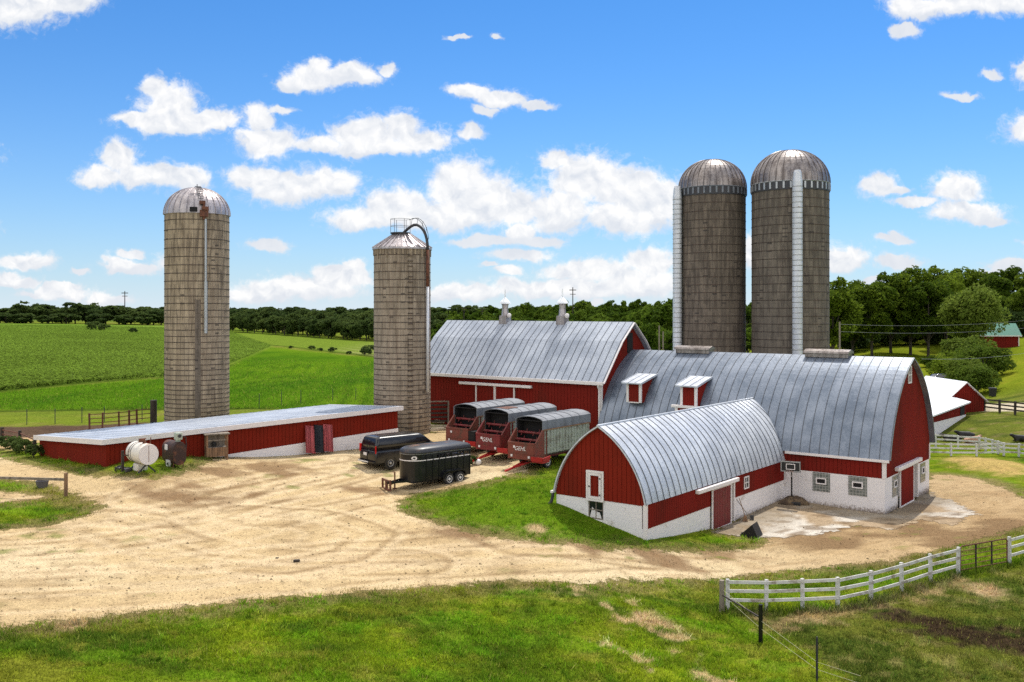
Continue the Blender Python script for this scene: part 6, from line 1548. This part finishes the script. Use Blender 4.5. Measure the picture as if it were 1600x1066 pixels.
# hedge bushes on the line between fields and weeds at fences
shr = make_tree(260, 1.6, 1.3, .1, 10, 700, .16, M['leafdark'], .05, 'shrub', 'shrub', name='shrub', openness=.15)
for k, (px, py, s) in enumerate(((150, 517, 2.2), (163, 518, 1.8), (208, 521, 1.2), (455, 545, .5), (487, 547, .7), (500, 549, .55), (520, 551, .8), (570, 556, 1.), (580, 554, 1.3), (546, 554, .5))):
    p = P(px, py); place(shr, used, p.x, p.y, s, 'small dark shrub on the line between the crop fields', 'shrubs between the crop fields', 1.3)
for k, (px, py, s, lb) in enumerate(((8, 702, .55, 'weed clump before the corral rails'), (24, 706, .6, 'weed clump before the corral rails'), (40, 709, .6, 'weed clump before the corral rails'), (52, 715, .5, 'weed clump before the corral rails'),
     (690, 745, .35, 'weed tuft behind the horse trailer'), (738, 727, .4, 'weed tuft behind the horse trailer'))):
    p = P(px, py); place(shr, used, p.x, p.y, s, lb, {'w': lb}.get('w')+'s', 1.2)
# ================================================================== SKY, SUN, CAMERA
sunv = Vector((.25, .565, 1.0)).normalized()
sel = math.asin(sunv.z); saz = math.atan2(sunv.x, sunv.y)
w = bpy.data.worlds.new("World"); sc.world = w; w.use_nodes = True
nt = w.node_tree; nt.nodes.clear()
wo = nt.nodes.new('ShaderNodeOutputWorld'); bg = nt.nodes.new('ShaderNodeBackground'); nt.links.new(bg.outputs[0], wo.inputs[0])
sky = nt.nodes.new('ShaderNodeTexSky'); sky.sky_type = 'NISHITA'; sky.sun_disc = False
sky.sun_elevation = sel; sky.sun_rotation = saz; sky.air_density = SKY_AIR; sky.dust_density = SKY_DUST; sky.ozone_density = SKY_OZ; sky.altitude = 200
d = nd(nt, 'ShaderNodeTexCoord').outputs['Generated']
sp = nd(nt, 'ShaderNodeSeparateXYZ', {0: d})
ay = mth(nt, 'MAXIMUM', mth(nt, 'ABSOLUTE', sp.outputs[1]), .02)
U = mth(nt, 'MULTIPLY_ADD', mth(nt, 'DIVIDE', sp.outputs[0], ay), 15., 8.)
Vv = mth(nt, 'MULTIPLY_ADD', mth(nt, 'DIVIDE', sp.outputs[2], ay), -15., 4.83)
p0 = nd(nt, 'ShaderNodeCombineXYZ', {0: U, 1: Vv, 2: 0.}).outputs[0]
def warp(p, s, a, det):
    n = nd(nt, 'ShaderNodeTexNoise', {'Vector': p, 'Scale': s, 'Detail': det, 'Roughness': .55}).outputs['Color']
    return nd(nt, 'ShaderNodeVectorMath', {0: nd(nt, 'ShaderNodeVectorMath', {0: n, 1: (.5, .5, .5)}, operation='SUBTRACT').outputs[0], 1: (a, a*.75, 0), 2: p}, operation='MULTIPLY_ADD').outputs[0]
p1 = warp(warp(p0, 1.6, .42, 2.), 6., .20, 6.)
CL = [(.2,.12,.8,.33),(1.0,-.02,.6,.24), (2.42,1.38,.2,.2),(2.65,1.68,.5,.33),(2.2,1.87,.5,.13),(3.2,1.86,.6,.17),(2.75,1.95,.6,.15),
 (4.9,1.22,.5,.2),(5.5,1.17,.5,.18),(5.0,1.03,.22,.12),(6.1,1.05,.14,.1),(4.55,1.32,.25,.12),
 (4.05,1.85,.26,.2),(4.15,2.2,.5,.25),(4.4,1.72,.2,.07), (5.0,2.22,.45,.15),(5.75,2.12,.55,.26),(6.25,1.97,.35,.22),(6.6,2.2,.5,.2),(5.9,2.28,.9,.13),
 (1.85,2.48,.34,.26),(1.6,2.78,.4,.18),(2.4,2.74,.7,.2),(2.9,2.78,.4,.22), (4.05,2.78,.5,.22),(4.6,2.95,.75,.28),(5.15,2.88,.45,.27),
 (5.7,3.43,.65,.18),(6.25,3.22,.55,.3),(7.2,2.88,.5,.4),(7.45,3.12,.75,.42),(6.8,3.38,1.0,.24),(8.05,3.25,.4,.3),
 (8.7,2.5,.28,.18),(9.2,2.8,.65,.42),(9.9,2.98,.65,.4),(8.75,3.28,.55,.36),(9.8,3.38,.9,.26),(10.4,3.12,.4,.4),
 (7.3,1.45,.36,.13),(7.8,1.56,.5,.13),(8.4,1.6,.3,.08),(7.55,1.73,.25,.08),(7.4,2.06,.2,.11),
 (7.6,3.76,.55,.1),(8.1,3.6,.35,.15),(8.4,3.76,.45,.1),(8.1,3.98,.5,.09),(7.95,4.25,.22,.1),(4.2,3.83,.38,.11),
 (.4,4.08,.45,.13),(2.05,4.2,.42,.11),(.3,4.4,.4,.09),(.95,4.47,.35,.07),(1.25,4.25,.14,.05),
 (4.7,4.5,1.1,.2),(5.3,4.38,.5,.18),(4.1,4.6,.7,.14),(9.2,4.22,.8,.18),(10.2,4.1,.45,.25),(8.8,4.5,1.3,.18),(7.2,4.58,.7,.15),(10.,4.42,.8,.24),
 (13.7,2.9,.34,.2),(14.0,2.97,.2,.08),(14.95,2.95,.42,.24),(15.1,3.3,.6,.18),(14.3,3.15,.4,.08),(15.45,3.42,.35,.1),
 (14.3,.12,.5,.22),(15.3,.05,1.0,.2),(14.15,.48,.25,.1),(16.05,1.15,.22,.22),(15.0,1.5,.28,.07),(15.5,1.2,.15,.06),
 (13.1,4.05,.5,.2),(14.0,4.1,.4,.12),(12.4,4.1,.5,.22),(11.7,3.95,.16,.3),(15.8,4.15,.4,.08),(7.15,.57,.2,.04),(7.8,.55,.1,.05),(16.5,2.0,.8,.25),(-.8,2.4,.7,.25),(-1.,3.6,.8,.2),(17.3,3.4,.9,.22)]
_cr = random.Random(5)
for _k in range(30):
    _x = _cr.uniform(-.5, 16.5); _y = 4.72-1.0*_cr.random()**1.6; _w = _cr.uniform(.12, .5)
    CL.append((_x, _y, _w, _w*_cr.uniform(.16, .32))); CL.append((_x+_cr.uniform(-.4, .4)*_w, _y-.1*_w, _w*.5, _w*.28))
f = None; f2 = None
for (cx, cy, rx, ry) in CL:
    q = nd(nt, 'ShaderNodeVectorMath', {0: p1, 1: (1/rx/1.16, 1/ry/1.16, 0), 2: (-cx/rx/1.16, -cy/ry/1.16, 0)}, operation='MULTIPLY_ADD').outputs[0]
    L = nd(nt, 'ShaderNodeVectorMath', {0: q}, operation='LENGTH').outputs['Value']
    f = L if f is None else mth(nt, 'SMOOTH_MIN', f, L, .10)
    if ry > .12:
        L2 = nd(nt, 'ShaderNodeVectorMath', {0: nd(nt, 'ShaderNodeVectorMath', {0: q, 1: (0, .62, 0)}, operation='ADD').outputs[0]}, operation='LENGTH').outputs['Value']
        f2 = L2 if f2 is None else mth(nt, 'SMOOTH_MIN', f2, L2, .10)
fld = mth(nt, 'SUBTRACT', 1., f)
nA = noise(nt, p0, 3.2, 6., .6); nB = noise(nt, p0, 11., 4., .6)
dens = mth(nt, 'ADD', fld, mth(nt, 'MULTIPLY', mth(nt, 'SUBTRACT', mth(nt, 'ADD', mth(nt, 'MULTIPLY', nA, .7), mth(nt, 'MULTIPLY', nB, .3)), .5), .75))
up = mth(nt, 'GREATER_THAN', sp.outputs[2], -.02)
nW = noise(nt, warp(p0, 2.2, .5, 3.), 7., 7., .68)
wisp = mth(nt, 'ADD', fld, mth(nt, 'MULTIPLY', mth(nt, 'SUBTRACT', nW, .5), 1.7))
soft = mth(nt, 'MULTIPLY', ramp(nt, wisp, -.22, .55), .6)
core = ramp(nt, mth(nt, 'ADD', dens, mth(nt, 'MULTIPLY', mth(nt, 'SUBTRACT', nW, .5), .5)), -.02, .40)
alpha = mth(nt, 'MULTIPLY', mth(nt, 'MULTIPLY', mth(nt, 'MAXIMUM', core, soft), up), .98)
# relief: lit from the upper right, lavender grey undersides
off = nd(nt, 'ShaderNodeVectorMath', {0: p1, 1: (.05, -.12, 0)}, operation='ADD').outputs[0]
nC = noise(nt, p1, 2.6, 5., .55); nD = noise(nt, off, 2.6, 5., .55)
rel = mth(nt, 'ADD', mth(nt, 'MULTIPLY', mth(nt, 'SUBTRACT', nC, nD), 3.2), .66)
top_ = ramp(nt, mth(nt, 'ADD', mth(nt, 'SUBTRACT', 1., f2), mth(nt, 'MULTIPLY', mth(nt, 'SUBTRACT', nA, .5), .9)), -.42, .22)
shade = mth(nt, 'MULTIPLY', mth(nt, 'MINIMUM', mth(nt, 'MAXIMUM', rel, 0.), 1.), mth(nt, 'MULTIPLY_ADD', top_, .75, .25))
ccol = mixc(nt, shade, (.77, .81, .88), (1.06, 1.055, 1.05))
cs = CLOUD_GAIN
ccol = mixc(nt, 1., ccol, (cs, cs, cs), 'MULTIPLY')
skyc = mixc(nt, 1., sky.outputs[0], SKY_TINT, 'MULTIPLY')
# thin bright haze low over the horizon, and unseen cloud added overhead and behind to lift the shade
lowh = mth(nt, 'POWER', 2.718, mth(nt, 'MULTIPLY', mth(nt, 'MAXIMUM', sp.outputs[2], 0.), -11.5))
hz_ = mixc(nt, 1., (.76, .86, .95), (cs, cs, cs), 'MULTIPLY')
skyc = mixc(nt, mth(nt, 'MULTIPLY', lowh, .92), skyc, hz_)
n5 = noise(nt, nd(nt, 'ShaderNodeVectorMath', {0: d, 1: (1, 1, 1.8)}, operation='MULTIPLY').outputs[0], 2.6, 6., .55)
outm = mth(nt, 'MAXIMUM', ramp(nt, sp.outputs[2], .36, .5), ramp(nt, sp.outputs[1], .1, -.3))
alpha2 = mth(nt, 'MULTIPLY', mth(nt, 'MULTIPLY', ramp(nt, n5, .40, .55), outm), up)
ccol = mixc(nt, alpha2, ccol, (cs*1.9, cs*1.87, cs*1.8, 1))     # added out-of-view clouds, brightened as fill for the shaded walls
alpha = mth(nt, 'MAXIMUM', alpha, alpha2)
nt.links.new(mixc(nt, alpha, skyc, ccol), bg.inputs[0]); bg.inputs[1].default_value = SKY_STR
w.cycles.sampling_method = 'MANUAL'; w.cycles.sample_map_resolution = 1024
sd_ = bpy.data.lights.new('sun', 'SUN'); sd_.energy = SUN_E; sd_.angle = R(.55); sd_.color = (1, .955, .88)
so = bpy.data.objects.new('sun', sd_); col.objects.link(so); so.rotation_euler = (-sunv).to_track_quat('-Z', 'Y').to_euler(); so.location = (40, 80, 120)
cd = bpy.data.cameras.new('camera'); cam = bpy.data.objects.new('camera', cd); col.objects.link(cam)
cam.location = (0, 0, CZ); cam.rotation_euler = (R(90), 0, 0)
cd.sensor_width = 36; cd.lens = F/1600*36; cd.shift_y = -(533-HY)/1600; cd.clip_end = 20000; cd.clip_start = .5
sc.camera = cam
sc.view_settings.view_transform = 'Standard'; sc.view_settings.look = 'None'; sc.view_settings.exposure = EXPO; sc.view_settings.gamma = 1; sc.view_settings.use_curve_mapping = False
sc.cycles.max_bounces = 6; sc.cycles.diffuse_bounces = 3; sc.cycles.glossy_bounces = 3; sc.cycles.transmission_bounces = 4; sc.cycles.transparent_max_bounces = 8
sc.cycles.use_denoising = False
sc.render.filter_size = 1.15
